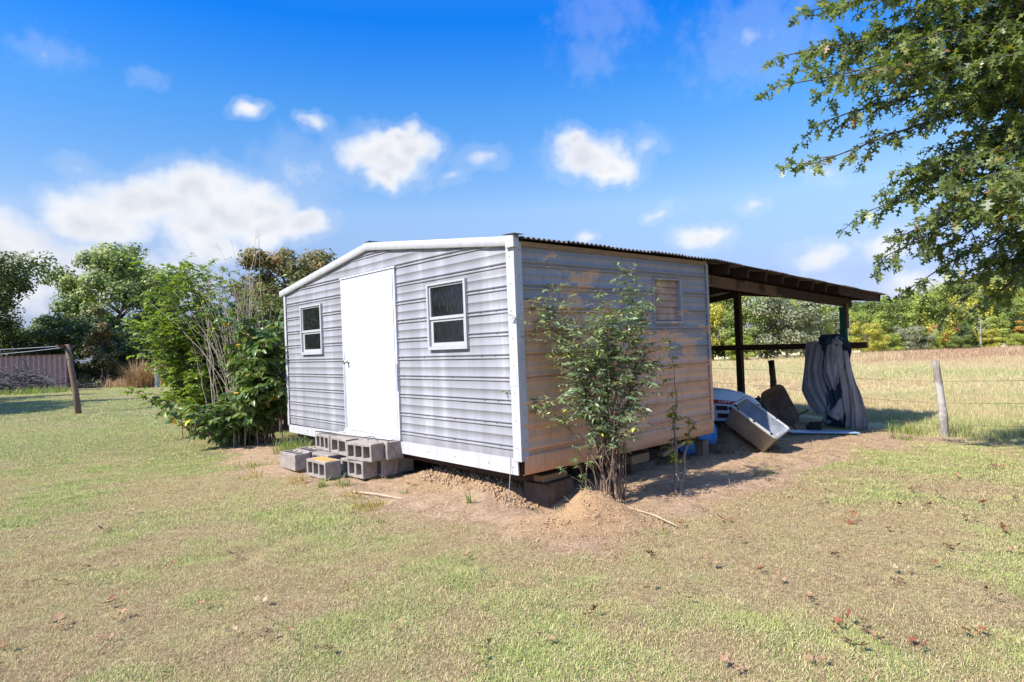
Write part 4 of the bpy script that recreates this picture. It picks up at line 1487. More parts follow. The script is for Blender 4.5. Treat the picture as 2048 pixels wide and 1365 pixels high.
def drape(name, mat, rows, front, folds=5.0, amp=0.035, seed=0, n=34, m2=44, twist=0.0):
    """rows: (height above wall foot, left y, right y) from top to bottom; front: distance before the rail"""
    v_, f_ = [], []
    hs_ = [r_[0] for r_ in rows]
    for j in range(m2 + 1):
        t_ = j / m2
        ff = t_ * (len(rows) - 1)
        k0 = min(int(ff), len(rows) - 2)
        q = ff - k0
        q = q * q * (3 - 2 * q) * 0.5 + q * 0.5
        zz = rows[k0][0] * (1 - q) + rows[k0 + 1][0] * q
        yl = rows[k0][1] * (1 - q) + rows[k0 + 1][1] * q
        yr = rows[k0][2] * (1 - q) + rows[k0 + 1][2] * q
        for i in range(n + 1):
            u = i / n
            ph = folds * 1.7 * math.pi * (u + 0.22 * math.sin(2.6 * t_ + seed) + 0.55 * (float(vnoise(u * 2.2 + seed, t_ * 2.2 + seed, 11)) - 0.5)) + seed * 1.7 + twist * t_
            g_ = 0.25 + 0.75 * min(1, t_ * 2.2)
            wv = math.sin(ph + 1.5 * float(vnoise(u * 3 + seed, t_ * 4, 3))) + 0.45 * math.sin(2.3 * ph + 2 * t_ + seed) + 1.6 * (float(vnoise(u * 5 + seed * 3, t_ * 4.5, 7)) - 0.5) + 0.9 * (float(vnoise(u * 11 + seed, t_ * 13 + u * 6, 9)) - 0.5)
            # rounded belly plus sharp folds
            belly = 0.07 * math.sin(math.pi * min(1, max(0, u))) * math.sin(math.pi * min(1, t_ * 0.9 + 0.05))
            dx = front + amp * g_ * wv + belly
            dy = 0.014 * math.sin(ph * 0.5 + t_ * 5 + seed) * g_
            dz = 0.018 * math.sin(u * 9 + seed + t_ * 3) * t_
            v_.append((RS - dx, yl + (yr - yl) * u + dy, ZB + zz + dz))
    w_ = n + 1
    for j in range(m2):
        for i in range(n):
            f_.append((j * w_ + i, j * w_ + i + 1, (j + 1) * w_ + i + 1, (j + 1) * w_ + i))
    o = link(name, fast_mesh(name, np.array(v_), np.array(f_), True), mat, tarp)
    md = o.modifiers.new('thick', 'SOLIDIFY')
    md.thickness = 0.006
    return o


# left grey fall, middle bundle, navy netting, right tan fall (y grows to the left)
drape('grey_fall', m_cl_grey, [(1.055, 0.78, 0.45), (0.90, 0.83, 0.44), (0.55, 0.87, 0.50), (0.15, 0.93, 0.42), (-0.10, 0.80, 0.40), (-0.26, 0.66, 0.44)], 0.05, 2.6, 0.032, 1)
drape('grey_bundle', m_cl_grey, [(1.02, 0.40, 0.17), (0.80, 0.46, 0.15), (0.50, 0.48, 0.20), (0.32, 0.42, 0.22), (0.20, 0.36, 0.27)], 0.12, 2.2, 0.026, 2)
drape('navy_net', m_cl_navy, [(1.10, 0.58, 0.10), (0.92, 0.55, 0.02), (0.50, 0.52, 0.10), (0.0, 0.48, 0.06), (-0.40, 0.52, 0.12), (-0.56, 0.60, 0.22)], 0.04, 4.2, 0.035, 3)
drape('tan_fall', m_cl_tan, [(0.88, 0.24, 0.08), (0.55, 0.26, 0.02), (0.20, 0.22, -0.10), (-0.20, 0.22, -0.20), (-0.45, 0.22, -0.24), (-0.56, 0.20, -0.26)], 0.09, 2.8, 0.04, 4)
drape('tan_corner', m_cl_tan, [(0.05, 0.22, 0.16), (-0.12, 0.32, 0.15), (-0.26, 0.44, 0.16), (-0.33, 0.30, 0.16)], 0.14, 1.5, 0.02, 6, n=14, m2=16)
drape('navy_bunch', m_cl_navy, [(1.17, 0.50, 0.22), (1.12, 0.56, 0.12), (1.02, 0.55, 0.06), (0.93, 0.50, 0.04)], 0.075, 3.0, 0.03, 5, n=20, m2=14)
drape('grey_knot', m_cl_grey, [(1.13, 0.30, 0.16), (1.06, 0.32, 0.12), (0.98, 0.28, 0.14)], 0.115, 1.6, 0.02, 8, n=12, m2=10)
drape('white_scrap', m_cl_grey, [(-0.28, 0.54, 0.48), (-0.36, 0.58, 0.42), (-0.42, 0.66, 0.38)], 0.05, 1.2, 0.018, 9, n=12, m2=8)

# ------------------------------------------------------------------ wire fence
m_post = wood('grey_fence_post', (0.15, 0.125, 0.12), (0.36, 0.32, 0.30), axis=(9, 9, 0.8), bmp=0.6, stain=(0.46, 0.44, 0.42))


def fence_post(base, top, r0, label, seed=0, mat=None, group='wooden fence posts'):
    r_ = random.Random(seed)
    b_, t_ = Vector(base), Vector(top)
    pts, rad = [], []
    for i in range(13):
        q = i / 12
        p = b_.lerp(t_, q)
        bow = math.sin(q * math.pi) * 0.03
        pts.append((p.x + bow + r_.uniform(-1, 1) * 0.006, p.y + r_.uniform(-1, 1) * 0.006, p.z))
        rad.append(r0 * (1.12 - 0.25 * q) * r_.uniform(0.92, 1.08))
    o = MB().tube(pts, rad, 11).build('fence_post', mat or m_post, smooth=True)
    tag(o, label, 'fence post', group)
    return o


fence_post((6.93, 10.2, gz(6.93, 10.2) - 0.3), (6.84, 10.2, 0.95), 0.062, 'leaning weathered grey fence post standing alone right of the carport', 1)
fence_post((5.60, 13.6, gz(5.6, 13.6) - 0.3), (5.57, 13.6, 0.93), 0.072, 'dark fence post seen through the carport behind the wheelbarrow', 2, m_wood_mid)
fence_post((13.0, 5.4, gz(13.0, 5.4) - 0.3), (13.0, 5.4, 0.95), 0.06, 'fence post far out to the right of the lawn', 3)
fence_post((3.0, 20.4, gz(3, 20.4) - 0.3), (3.02, 20.4, 0.72), 0.06, 'fence post hidden beyond the carport', 4)
m_wire = plain('fence_wire', (0.16, 0.13, 0.12), 0.6, 0.2, 20)
PTS = [(13.0, 5.4), (6.9, 10.2), (5.58, 13.6), (3.0, 20.4)]
for wi, hh in enumerate((0.20, 0.55, 0.90)):
    mb = MB()
    pp = []
    for (p, q) in zip(PTS[:-1], PTS[1:]):
        zp, zq = gz(*p) + hh, gz(*q) + hh
        for i in range(12):
            t_ = i / 12
            pp.append((p[0] + (q[0] - p[0]) * t_, p[1] + (q[1] - p[1]) * t_, zp + (zq - zp) * t_ - 0.05 * math.sin(math.pi * t_)))
    mb.tube(pp, 0.0028, 4)
    o = mb.build('fence_wire', m_wire)
    tag(o, ('lowest', 'middle', 'topmost')[wi] + ' thin rusty wire strung between the pasture fence posts', 'wire', 'fence wires')

# ------------------------------------------------------------------ clothesline
zc_ = gz(-12.5, 18.1)
pole = empty('clothesline_pole', (-12.5, 18.1, zc_))
tag(pole, 'leaning brown wooden clothesline pole standing on the lawn at left', 'pole')
MB().tube([(0, 0, -0.3), (-0.10, 0, 0.7), (-0.21, 0, 1.4), (-0.29, 0, 2.0)], [0.085, 0.08, 0.075, 0.07], 12).build('shaft', wood('pole_wood', (0.10, 0.065, 0.05), (0.25, 0.17, 0.125), axis=(7, 7, 0.6)), pole, smooth=True)
MB().bar((-0.34, -0.35, 1.95), (-0.34, 0.35, 1.95), 0.08, 0.08).build('cross_bar', m_wood_mid, pole)
for i, dy in enumerate((-0.3, 0.3)):
    pp = []
    for k_ in range(14):
        q = k_ / 13
        pp.append((-12.5 - 0.35 - 9 * q, 18.1 + dy + 0.6 * q, zc_ + 1.95 - 0.30 * 4 * q * (1 - q) * (0.25 + 0.5 * i) + 0.1 * q))
    o = MB().tube(pp, 0.008, 4).build('clothesline', plain('line_grey', (0.45, 0.45, 0.47), 0.5))
    tag(o, ('nearer', 'farther')[i] + ' grey clothesline wire running off to the left from the leaning pole', 'line', 'clothesline wires')

# ------------------------------------------------------------------ brown metal outbuilding at the left
zs_ = gz(-34, 45)
ob = empty('outbuilding', (-31.9, 45.0, zs_), R(33))
tag(ob, 'low brown metal outbuilding with vertical ribs behind the brush pile', 'outbuilding')
m_brown = plain('brown_metal_wall', (0.40, 0.215, 0.18), 0.5, 0.12, 2, spec=0.4)
m_rib = plain('brown_metal_rib', (0.55, 0.36, 0.31), 0.45, 0.1, 2)
Wb, Hb = 9.0, 2.55
MB().box(-Wb, 0, 0, 5, -0.4, Hb).build('wall', m_brown, ob)
for i in range(30):
    x = -0.06 - i * 0.30
    MB().hexa([(x - 0.045, -0.04, -0.4), (x + 0.02, -0.04, -0.4), (x + 0.045, -0.001, -0.4), (x - 0.07, -0.001, -0.4), (x - 0.045, -0.04, Hb), (x + 0.02, -0.04, Hb), (x + 0.045, -0.001, Hb), (x - 0.07, -0.001, Hb)]).build('wall_rib', m_rib, ob)
MB().hexa([(-Wb - 0.1, -0.12, Hb), (0.12, -0.12, Hb), (0.12, 5.1, Hb), (-Wb - 0.1, 5.1, Hb), (-Wb - 0.1, -0.12, Hb + 0.045), (0.12, -0.12, Hb + 0.045), (0.12, 5.1, Hb + 0.10), (-Wb - 0.1, 5.1, Hb + 0.10)]).build('roof', m_wood_dark, ob)
MB().lathe([(0.14, 0), (0.14, 0.22), (0.36, 0.25), (0.38, 0.30), (0.20, 0.44), (0.02, 0.48)], 16, Matrix.Translation((-4.05, 0.6, Hb + 0.05))).build('roof_vent', plain('vent_cap', (0.50, 0.40, 0.34), 0.5), ob)

# brush pile before it
bpile = empty('brush_pile', (-31.2, 38.5, gz(-31.2, 38.5)))
tag(bpile, 'heap of grey cut branches in the shade before the brown outbuilding', 'brush pile')
m_branch = plain('dead_branch', (0.10, 0.09, 0.095), 0.9, 0.35, 8)
rb = random.Random(9)
for grp_i in range(3):
    mb = MB()
    for i in range(130):
        cx, cy = rb.gauss(0, 1.5), rb.gauss(0, 0.8)
        cz = max(0.05, (1.5 - 0.35 * abs(cx) / 1.6) * rb.random())
        th = rb.uniform(0, 2 * math.pi)
        ln = rb.uniform(0.8, 2.6)
        el2 = rb.uniform(-0.25, 0.4)
        p = Vector((cx, cy, cz))
        d = Vector((math.cos(th), math.sin(th) * 0.6, el2))
        pts = [p]
        for k_ in range(4):
            d = d + Vector((rb.gauss(0, .2), rb.gauss(0, .2), rb.gauss(0, .15) - 0.03))
            nxt = pts[-1] + d.normalized() * ln / 4
            nxt.z = max(0.03, nxt.z)
            pts.append(nxt)
        r0 = rb.uniform(0.012, 0.045)
        mb.tube(pts, [r0, r0 * .85, r0 * .65, r0 * .45, r0 * .25], 5, cap=False)
    o = mb.build('branches', m_branch, bpile)
    o['kind'] = 'stuff'

# small pale posts at the far edge of the left lawn
for (px_, py_, h_, r0, lab) in ((-22.66, 40.0, 1.25, 0.12, 'pale grey fence post beside the dry grass clump at left'), (-23.9, 50.0, 1.4, 0.05, 'thin white stake by the far hedge, left of the dry grass clump'), (-32.5, 50.5, 1.4, 0.06, 'thin white stake right of the brown outbuilding'), (-21.3, 41.5, 1.1, 0.09, 'short pale post right of the dry grass clump, half behind the shrub')):
    fence_post((px_, py_, gz(px_, py_) - 0.2), (px_ - 0.02, py_, gz(px_, py_) + h_), r0, lab, int(abs(px_) * 10), plain('pale_post', (0.42, 0.41, 0.40), 0.8, 0.2, 6), 'pale posts at the far edge of the lawn')

# ------------------------------------------------------------------ foliage tools
def unit(v):
    return v / (np.linalg.norm(v, axis=-1, keepdims=True) + 1e-9)


def leaves(P, D, N, L, W, tmpl, faces, tint):
    """leaf meshes: P base points, D axis, N normal (m,3), L, W sizes; tmpl rows (along, across, up)"""
    D = unit(D)
    S = unit(np.cross(D, N))
    Nn = np.cross(S, D)
    T = np.asarray(tmpl, float)
    V_ = P[:, None, :] + T[None, :, 0, None] * (D * L[:, None])[:, None, :] + T[None, :, 1, None] * (S * W[:, None])[:, None, :] + T[None, :, 2, None] * (Nn * L[:, None])[:, None, :]
    k = len(T)
    F_ = (np.arange(len(P)) * k)[:, None, None] + np.asarray(faces)[None]
    return V_.reshape(-1, 3), F_.reshape(-1, F_.shape[-1]), np.repeat(tint, k)


# leaf shapes: (along, across, up)
LF_DIAMOND = ([(0, 0, 0), (0.5, -0.5, 0.06), (1, 0, -0.10), (0.5, 0.5, 0.06)], [(0, 1, 2, 3)])
LF_FOLD = ([(0, 0, 0), (0.30, -0.46, 0.07), (0.66, -0.36, 0.03), (1, 0, -0.16), (0.66, 0.36, 0.03), (0.30, 0.46, 0.07), (0.45, 0, 0.0)],
           [(0, 1, 2, 6), (6, 2, 3, 3), (0, 6, 4, 5), (6, 3, 4, 4)])
_oak = [(0, 0.02), (0.14, 0.05), (0.22, 0.26), (0.30, 0.08), (0.42, 0.12), (0.52, 0.48), (0.60, 0.30), (0.60, 0.12), (0.72, 0.10), (0.84, 0.34), (0.84, 0.12), (1.0, 0.0)]


def rnd_dirs(r_, n):
    v = r_.normal(0, 1, (n, 3))
    return unit(v)


def crown_from_clumps(cent, rad, n_leaf, size, r_, flat=0.75, tint_c=None, drop=0.0):
    """many small leaf faces in uneven clumps"""
    k = len(cent)
    w_ = rad ** 2.2
    idx_ = r_.choice(k, n_leaf, p=w_ / w_.sum())
    d = rnd_dirs(r_, n_leaf)
    q = r_.uniform(0, 1, n_leaf) ** 0.42
    off = d * (q * rad[idx_])[:, None]
    off[:, 2] *= flat
    P = cent[idx_] + off
    N = unit(d * 1.0 + np.array([-0.35, -0.25, 0.5]) * 0.6 + rnd_dirs(r_, n_leaf) * 0.55)
    D = unit(np.cross(N, rnd_dirs(r_, n_leaf)) + np.array([0, 0, -drop]))
    s_ = size * r_.uniform(0.6, 1.3, n_leaf)
    t_ = np.clip((tint_c[idx_] if tint_c is not None else 0.5) + r_.normal(0, 0.16, n_leaf), 0, 1)
    return P, D, N, s_, t_


def tree_meshes(seed, H, cr, base, n_limb, n_leaf, size, shape='round', trunk_r=0.25):
    r_ = np.random.default_rng(seed)
    mb = MB()
    tip_h = H * (0.72 if shape != 'cone' else 0.97)
    pts = []
    p = np.array([0, 0, -0.4])
    lean = r_.normal(0, 0.05, 2)
    for i in range(7):
        q = i / 6
        pts.append((lean[0] * H * q * q + r_.normal(0, 0.02 * H * q * 0.5), lean[1] * H * q * q + r_.normal(0, 0.02 * H * q * 0.5), -0.4 + (tip_h + 0.4) * q))
    mb.tube(pts, [trunk_r * (1.15 - 0.95 * i / 6) for i in range(7)], 8)
    pts = np.array(pts)
    cents, rads = [], []
    for i in range(n_limb):
        q = r_.uniform(0, 1)
        hq = base + (tip_h - base) * q
        at_ = np.array([np.interp(hq, pts[:, 2], pts[:, 0]), np.interp(hq, pts[:, 2], pts[:, 1]), hq])
        th = i * 2.39996 + r_.normal(0, 0.35)
        if shape == 'cone':
            reach = cr * (1.05 - q) * r_.uniform(0.8, 1.15)
            rise = 0.10
        elif shape == 'bush':
            reach = cr * (0.55 + 0.5 * math.sin(math.pi * (0.15 + 0.7 * q))) * r_.uniform(0.75, 1.15)
            rise = 0.25 + 0.5 * q
        else:
            reach = cr * (0.50 + 0.55 * math.sin(math.pi * (0.12 + 0.62 * q))) * r_.uniform(0.65, 1.15)
            rise = 0.15 + 0.85 * q
        e = at_ + np.array([math.cos(th) * reach, math.sin(th) * reach, reach * rise])
        e[2] = min(e[2], H * 0.985)
        mid = at_ * 0.5 + e * 0.5 + np.array([r_.normal(0, .12), r_.normal(0, .12), 0.12]) * reach * 0.5
        mb.tube([at_, mid, e], [trunk_r * 0.38, trunk_r * 0.22, trunk_r * 0.07], 5, cap=False)
        c_r = cr * (0.36 if shape != 'cone' else 0.27)
        cents.append(e)
        rads.append(c_r * r_.uniform(0.7, 1.3))
        for k in range(3):
            f_ = r_.uniform(0.45, 0.95)
            b_ = at_ * (1 - f_) + e * f_
            th2 = th + r_.choice([-1, 1]) * r_.uniform(0.4, 1.2)
            l2 = reach * r_.uniform(0.25, 0.5)
            e2 = b_ + np.array([math.cos(th2) * l2, math.sin(th2) * l2, l2 * r_.uniform(-0.1, 0.7)])
            e2[2] = min(e2[2], H)
            mb.tube([b_, e2], [trunk_r * 0.12, trunk_r * 0.04], 4, cap=False)
            cents.append(e2)
            rads.append(c_r * r_.uniform(0.5, 1.1))
    top = np.array([pts[-1][0], pts[-1][1], tip_h])
    for k in range(4 if shape != 'cone' else 2):
        cents.append(top + np.array([r_.normal(0, .12) * cr, r_.normal(0, .12) * cr, r_.uniform(0.0, 1) * (H - tip_h) * 0.9]))
        rads.append(cr * 0.30)
    cents, rads = np.array(cents), np.array(rads)
    tc_ = np.clip(r_.normal(0.5, 0.17, len(cents)), 0.1, 0.9)
    P, D, N, s_, t_ = crown_from_clumps(cents, rads, n_leaf, size, r_, 0.72, tc_)
    V_, F_, T_ = leaves(P, D, N, s_, s_ * 0.75, *LF_DIAMOND, t_)
    cm = fast_mesh('crown', V_, F_, False, {'tint': ('POINT', T_)})
    return mb.mesh('trunk', smooth=True), cm


m_bark = wood('bark', (0.055, 0.045, 0.037), (0.16, 0.135, 0.115), axis=(6, 6, 1), bmp=0.7)
m_bark_pale = wood('pale_bark', (0.20, 0.18, 0.165), (0.40, 0.37, 0.34), axis=(6, 6, 1), bmp=0.5)
FM = {
    'dark': foliage('dark_green_leaves', [(0.0, (0.022, 0.036, 0.012)), (0.5, (0.055, 0.078, 0.024)), (1.0, (0.12, 0.145, 0.042))], 0.25, gain=1.6),
    'mid': foliage('mid_green_leaves', [(0.0, (0.045, 0.068, 0.018)), (0.5, (0.105, 0.135, 0.038)), (1.0, (0.20, 0.22, 0.065))], 0.3, gain=1.9),
    'light': foliage('light_green_leaves', [(0.0, (0.075, 0.10, 0.022)), (0.5, (0.16, 0.19, 0.045)), (1.0, (0.29, 0.30, 0.075))], 0.35, gain=2.1),
    'yellow': foliage('yellow_green_leaves', [(0.0, (0.12, 0.125, 0.022)), (0.5, (0.27, 0.26, 0.05)), (1.0, (0.42, 0.36, 0.075))], 0.35, gain=1.75),
    'orange': foliage('orange_autumn_leaves', [(0.0, (0.14, 0.09, 0.02)), (0.5, (0.34, 0.20, 0.045)), (1.0, (0.46, 0.28, 0.07))], 0.3, gain=1.5),
    'brown': foliage('browning_leaves', [(0.0, (0.04, 0.038, 0.014)), (0.5, (0.11, 0.105, 0.034)), (0.8, (0.19, 0.13, 0.055)), (1.0, (0.26, 0.15, 0.07))], 0.25, gain=1.6),
    'grey': foliage('grey_green_leaves', [(0.0, (0.05, 0.06, 0.03)), (0.5, (0.14, 0.15, 0.085)), (1.0, (0.27, 0.265, 0.17))], 0.2, gain=1.5),
}
ARCH = {
    'round': [tree_meshes(101, 13, 4.6, 1.6, 20, 12000, 0.40), tree_meshes(102, 13, 4.2, 1.2, 22, 12000, 0.40)],
    'bush': [tree_meshes(111, 9, 4.2, 0.3, 28, 12500, 0.36, 'bush', 0.2), tree_meshes(112, 11, 3.9, 0.4, 30, 12500, 0.36, 'bush', 0.2)],
    'cone': [tree_meshes(121, 10, 2.6, 0.4, 36, 9000, 0.30, 'cone', 0.16)],
}


def plant_tree(kind, var, x, y, scale, rz, colour, label, sz=1.0, cat='tree', group=None, bark=None, name='tree', meshes=None):
    tm, cm = meshes or ARCH[kind][var]
    t = empty(name, (x, y, gz(x, y)), rz)
    t.scale = (scale, scale, scale * sz)
    tag(t, label, cat, group)
    for nm, me, mt in (('trunk', tm, bark or m_bark), ('crown', cm, FM[colour])):
        if not me.materials:
            me.materials.append(mt)
        o = bpy.data.objects.new(nm, me)
        COL.objects.link(o)
        o.parent = t
        o.material_slots[0].link = 'OBJECT'
        o.material_slots[0].material = mt
        if nm == 'crown':
            o['kind'] = 'stuff'
    return t


ords = ['', 'second ', 'third ', 'fourth ', 'fifth ', 'sixth ', 'seventh ', 'eighth ', 'ninth ', 'tenth ', 'eleventh ', 'twelfth ', 'thirteenth ', 'fourteenth ', 'fifteenth ', 'sixteenth ']
# big trees at the left, each its own shape
BIG = [tree_meshes(201, 12.5, 5.0, 3.0, 24, 22000, 0.27), tree_meshes(202, 13.8, 4.3, 2.0, 30, 30000, 0.30), tree_meshes(203, 10.6, 2.6, 3.6, 18, 11000, 0.25)]
plant_tree('', 0, -42.0, 45.5, 0.86, 0.3, 'dark', 'large dark spreading tree at the left edge above the brown outbuilding', meshes=BIG[0])
plant_tree('', 0, -38.0, 60, 1.0, 1.0, 'mid', 'tall green tree with an open crown left of the big shrub', meshes=BIG[1])
plant_tree('', 0, -15.6, 45, 0.93, 0.0, 'brown', 'browning tree rising behind the left roof slope of the shed', meshes=BIG[2])
plant_tree('', 0, -20.5, 52, 0.80, 2.2, 'brown', 'thin browning tree behind the dry canes left of the shed', meshes=BIG[2])
plant_tree('bush', 0, -41.8, 53, 0.68, 0.4, 'dark', 'dark rounded tree directly behind the brown outbuilding, at the left edge')
plant_tree('bush', 1, -36.8, 52.5, 0.58, 1.9, 'dark', 'dark rounded tree behind the right end of the brown outbuilding')
plant_tree('cone', 0, -32.6, 50, 0.62, 0.9, 'brown', 'small browning tree behind the clothesline pole', name='tree')
plant_tree('bush', 0, -37.0, 63, 0.75, 3.0, 'dark', 'dark low tree under the tall open-crowned tree')
plant_tree('bush', 1, -31.5, 60, 0.62, 4.0, 'dark', 'dark bushy tree between the clothesline pole and the dry grass clump')
plant_tree('bush', 0, -27.5, 58, 0.66, 5.0, 'dark', 'dark bushy tree behind the dry grass clump')
plant_tree('bush', 1, -23.5, 56, 0.66, 0.6, 'dark', 'dark bushy tree behind the big bright green shrub')
plant_tree('bush', 0, -17.0, 55, 0.60, 1.6, 'mid', 'green bushy tree hidden behind the canes left of the shed')
plant_tree('bush', 0, -46.0, 58, 0.75, 2.4, 'dark', 'dark bushy tree beyond the left edge of the view')
plant_tree('bush', 1, -33.8, 57.5, 0.42, 2.4, 'brown', 'low browning tree in the hedge right of the outbuilding')
plant_tree('bush', 0, -30.0, 53, 0.50, 1.1, 'dark', 'low dark tree right of the clothesline pole, in front of the hedge')
plant_tree('bush', 1, -33.6, 54, 0.45, 3.1, 'dark', 'low dark tree just right of the outbuilding corner')
for i, x_ in enumerate((-62, -55, -48, -41, -34)):
    plant_tree('bush', i % 2, x_, 78, 0.72, 1.3 * i, 'dark', f'{ords[i] or "first "}dark bushy tree from the left in the wood far behind the outbuilding', group='trees far behind the outbuilding')
# trees beside the viewer whose shade crosses the left lawn
plant_tree('round', 0, -26.5, 15.5, 0.85, 0.4, 'mid', 'tree outside the left edge whose shade falls on the lawn')
plant_tree('round', 1, -31.0, 22.5, 0.80, 1.4, 'mid', 'second tree outside the left edge, farther back')
plant_tree('round', 0, -24.5, 19.5, 0.55, 2.6, 'mid', 'small tree outside the left edge between two larger ones')

# tree line across the pasture
LINE = [  # x, y, kind, variant, scale, colour, height stretch
    (14, 92, 'bush', 1, 1.0, 'mid', 1.1), (21, 90, 'bush', 0, 1.0, 'mid', 1.1), (27, 90, 'bush', 0, 0.85, 'yellow', 1.1), (29.5, 93, 'round', 1, 0.85, 'mid', 1.0), (32.0, 86, 'bush', 1, 0.72, 'mid', 1.05), (36.6, 84, 'bush', 0, 1.0, 'grey', 1.0),
    (41.5, 89, 'bush', 1, 0.76, 'light', 1.05), (44.0, 112, 'round', 0, 1.28, 'light', 1.0), (50, 108, 'round', 1, 0.92, 'light', 1.0), (55.5, 112, 'bush', 0, 0.9, 'grey', 1.0), (59, 105, 'bush', 1, 0.55, 'yellow', 1.0),
    (62, 122, 'round', 0, 0.82, 'mid', 1.0), (66, 118, 'bush', 1, 0.74, 'light', 1.1), (71, 124, 'round', 1, 0.88, 'mid', 1.0), (73.0, 115, 'bush', 0, 0.62, 'grey', 0.9), (76.5, 126, 'round', 0, 0.92, 'light', 1.0),
    (79, 117, 'cone', 0, 0.8, 'orange', 0.9), (82.5, 128, 'round', 1, 0.95, 'light', 1.0), (84, 117, 'cone', 0, 0.85, 'dark', 0.8), (87.5, 126, 'bush', 0, 1.0, 'yellow', 1.05), (91, 120, 'bush', 1, 0.66, 'light', 1.0),
    (93.5, 130, 'round', 0, 1.02, 'yellow', 1.0), (96, 119, 'cone', 0, 0.7, 'orange', 0.8), (99, 128, 'bush', 1, 0.95, 'mid', 1.05), (102, 120, 'bush', 0, 0.66, 'grey', 1.0), (105.5, 128, 'round', 1, 1.05, 'light', 1.0), (110, 124, 'bush', 1, 0.9, 'light', 1.0),
    (116, 126, 'round', 0, 1.0, 'mid', 1.0), (123, 124, 'bush', 0, 1.0, 'yellow', 1.0), (131, 122, 'round', 1, 1.0, 'mid', 1.0),
    # higher ground behind
    (96, 160, 'round', 0, 1.12, 'mid', 1.0), (104, 164, 'round', 1, 1.25, 'light', 1.0), (112, 162, 'round', 0, 1.40, 'mid', 1.0), (121, 166, 'round', 1, 1.5, 'light', 1.0), (130, 164, 'round', 0, 1.6, 'yellow', 1.0), (141, 162, 'round', 1, 1.7, 'mid', 1.0),
    (84, 158, 'round', 1, 0.98, 'light', 1.0), (75, 150, 'round', 0, 0.95, 'mid', 1.0),
    (4, 95, 'bush', 0, 1.0, 'mid', 1.0), (-5, 90, 'bush', 1, 0.9, 'mid', 1.0),
]
names = {'mid': 'green', 'light': 'pale green', 'yellow': 'yellow-green', 'orange': 'orange', 'grey': 'grey-green', 'dark': 'dark'}
kinds_ = {'round': 'round-crowned', 'bush': 'bushy', 'cone': 'pointed'}
byk = {}
for i, q in enumerate(LINE):
    byk.setdefault((q[5], q[2]), []).append(i)
rl = random.Random(2)
for key, ids in byk.items():
    ids.sort(key=lambda i: LINE[i][0] / LINE[i][1])
    for k, i in enumerate(ids):
        x, y, kd, vr, sc_, colr, sz = LINE[i]
        if len(ids) == 1:
            lab = f'only {names[colr]} {kinds_[kd]} tree in the tree line across the pasture'
        else:
            lab = f'{(ords[k] or "first ").strip()} {names[colr]} {kinds_[kd]} tree from the left in the tree line across the pasture'
        plant_tree(kd, vr, x, y, sc_ * 0.93, rl.uniform(0, 6.3), colr, lab, sz, 'tree', 'trees along the far side of the pasture')
# low growth along the foot of the tree line
LOWB = [(24, 87, .42, 'mid'), (30.5, 84, .40, 'light'), (40.5, 84, .36, 'light'), (45, 92, .42, 'yellow'), (49, 99, .45, 'mid'), (53.5, 103, .42, 'light'), (63, 110, .45, 'yellow'), (68, 113, .42, 'light'), (72, 116, .36, 'yellow'), (76, 115, .42, 'light'), (81.5, 115, .38, 'mid'), (88, 117, .45, 'yellow'), (93.5, 116, .40, 'light'), (99, 117, .42, 'yellow'), (107, 118, .48, 'light'), (114, 119, .5, 'mid'), (120, 118, .5, 'yellow')]
for i, (x, y, sc_, colr) in enumerate(LOWB):
    plant_tree('bush', i % 2, x, y, sc_, rl.uniform(0, 6.3), colr, f'{(ords[i] if i else "first ") if i < 16 else "seventeenth "}low bush from the left along the foot of the far tree line', 0.8, 'bush', 'low bushes along the pasture edge', name='bush')
# bare pale trunks among them
for (x, y, h, lab) in ((57.0, 107, 7.0, 'bare pale dead tree in the tree line, seen just left of the green post'), (85.5, 115, 6.0, 'bare pale dead tree right of the orange tree in the tree line'), (104.0, 117, 6.5, 'bare pale dead tree near the right edge of the tree line')):
    r_ = random.Random(int(x))
    mb = MB()
    mb.tube([(0, 0, -0.3), (0.1, 0, h * 0.5), (0.3, 0, h)], [0.16, 0.11, 0.03], 6)
    for k in range(12):
        z_ = h * r_.uniform(0.3, 0.95)
        th = r_.uniform(0, 6.3)
        ln = r_.uniform(0.8, 2.2)
        mb.tube([(0.1, 0, z_), (0.1 + math.cos(th) * ln * 0.6, math.sin(th) * ln * 0.6, z_ + ln * 0.5), (0.1 + math.cos(th) * ln, math.sin(th) * ln, z_ + ln * 0.9)], [0.06, 0.04, 0.015], 4, cap=False)
    t = empty('dead_tree', (x, y, gz(x, y)))
    tag(t, lab, 'tree', 'bare trees along the pasture')
    mb.build('trunk', m_bark_pale, t)

# ------------------------------------------------------------------ oak overhanging the right of the picture
oak = empty('oak_tree', (9.6, 8.4, gz(9.6, 8.4)))
tag(oak, 'oak tree whose leafy branches hang into the upper right corner', 'tree')
mo, nt, bs = new_mat('oak_leaves')
t = nt.attr('tint')
colr = nt.ramp(t, [(0.0, (0.05, 0.085, 0.03)), (0.45, (0.14, 0.185, 0.06)), (0.85, (0.28, 0.31, 0.095)), (0.965, (0.30, 0.28, 0.06)), (0.985, (0.34, 0.19, 0.09)), (1.0, (0.36, 0.17, 0.09))])
nt.put(bs.inputs['Base Color'], colr)
bs.inputs['Roughness'].default_value = 0.38
bs.inputs['Specular IOR Level'].default_value = 0.5
trn = nt.add('ShaderNodeBsdfTranslucent')
nt.put(trn.inputs[0], nt.mix(1.0, colr, (1.3, 1.4, 0.5), 'MULTIPLY'))
mx = nt.add('ShaderNodeMixShader')
mx.inputs[0].default_value = 0.45
nt.l.new(bs.outputs[0], mx.inputs[1])
nt.l.new(trn.outputs[0], mx.inputs[2])
nt.l.new(mx.outputs[0], next(n for n in nt.n if n.type == 'OUTPUT_MATERIAL').inputs[0])
ro = np.random.default_rng(77)
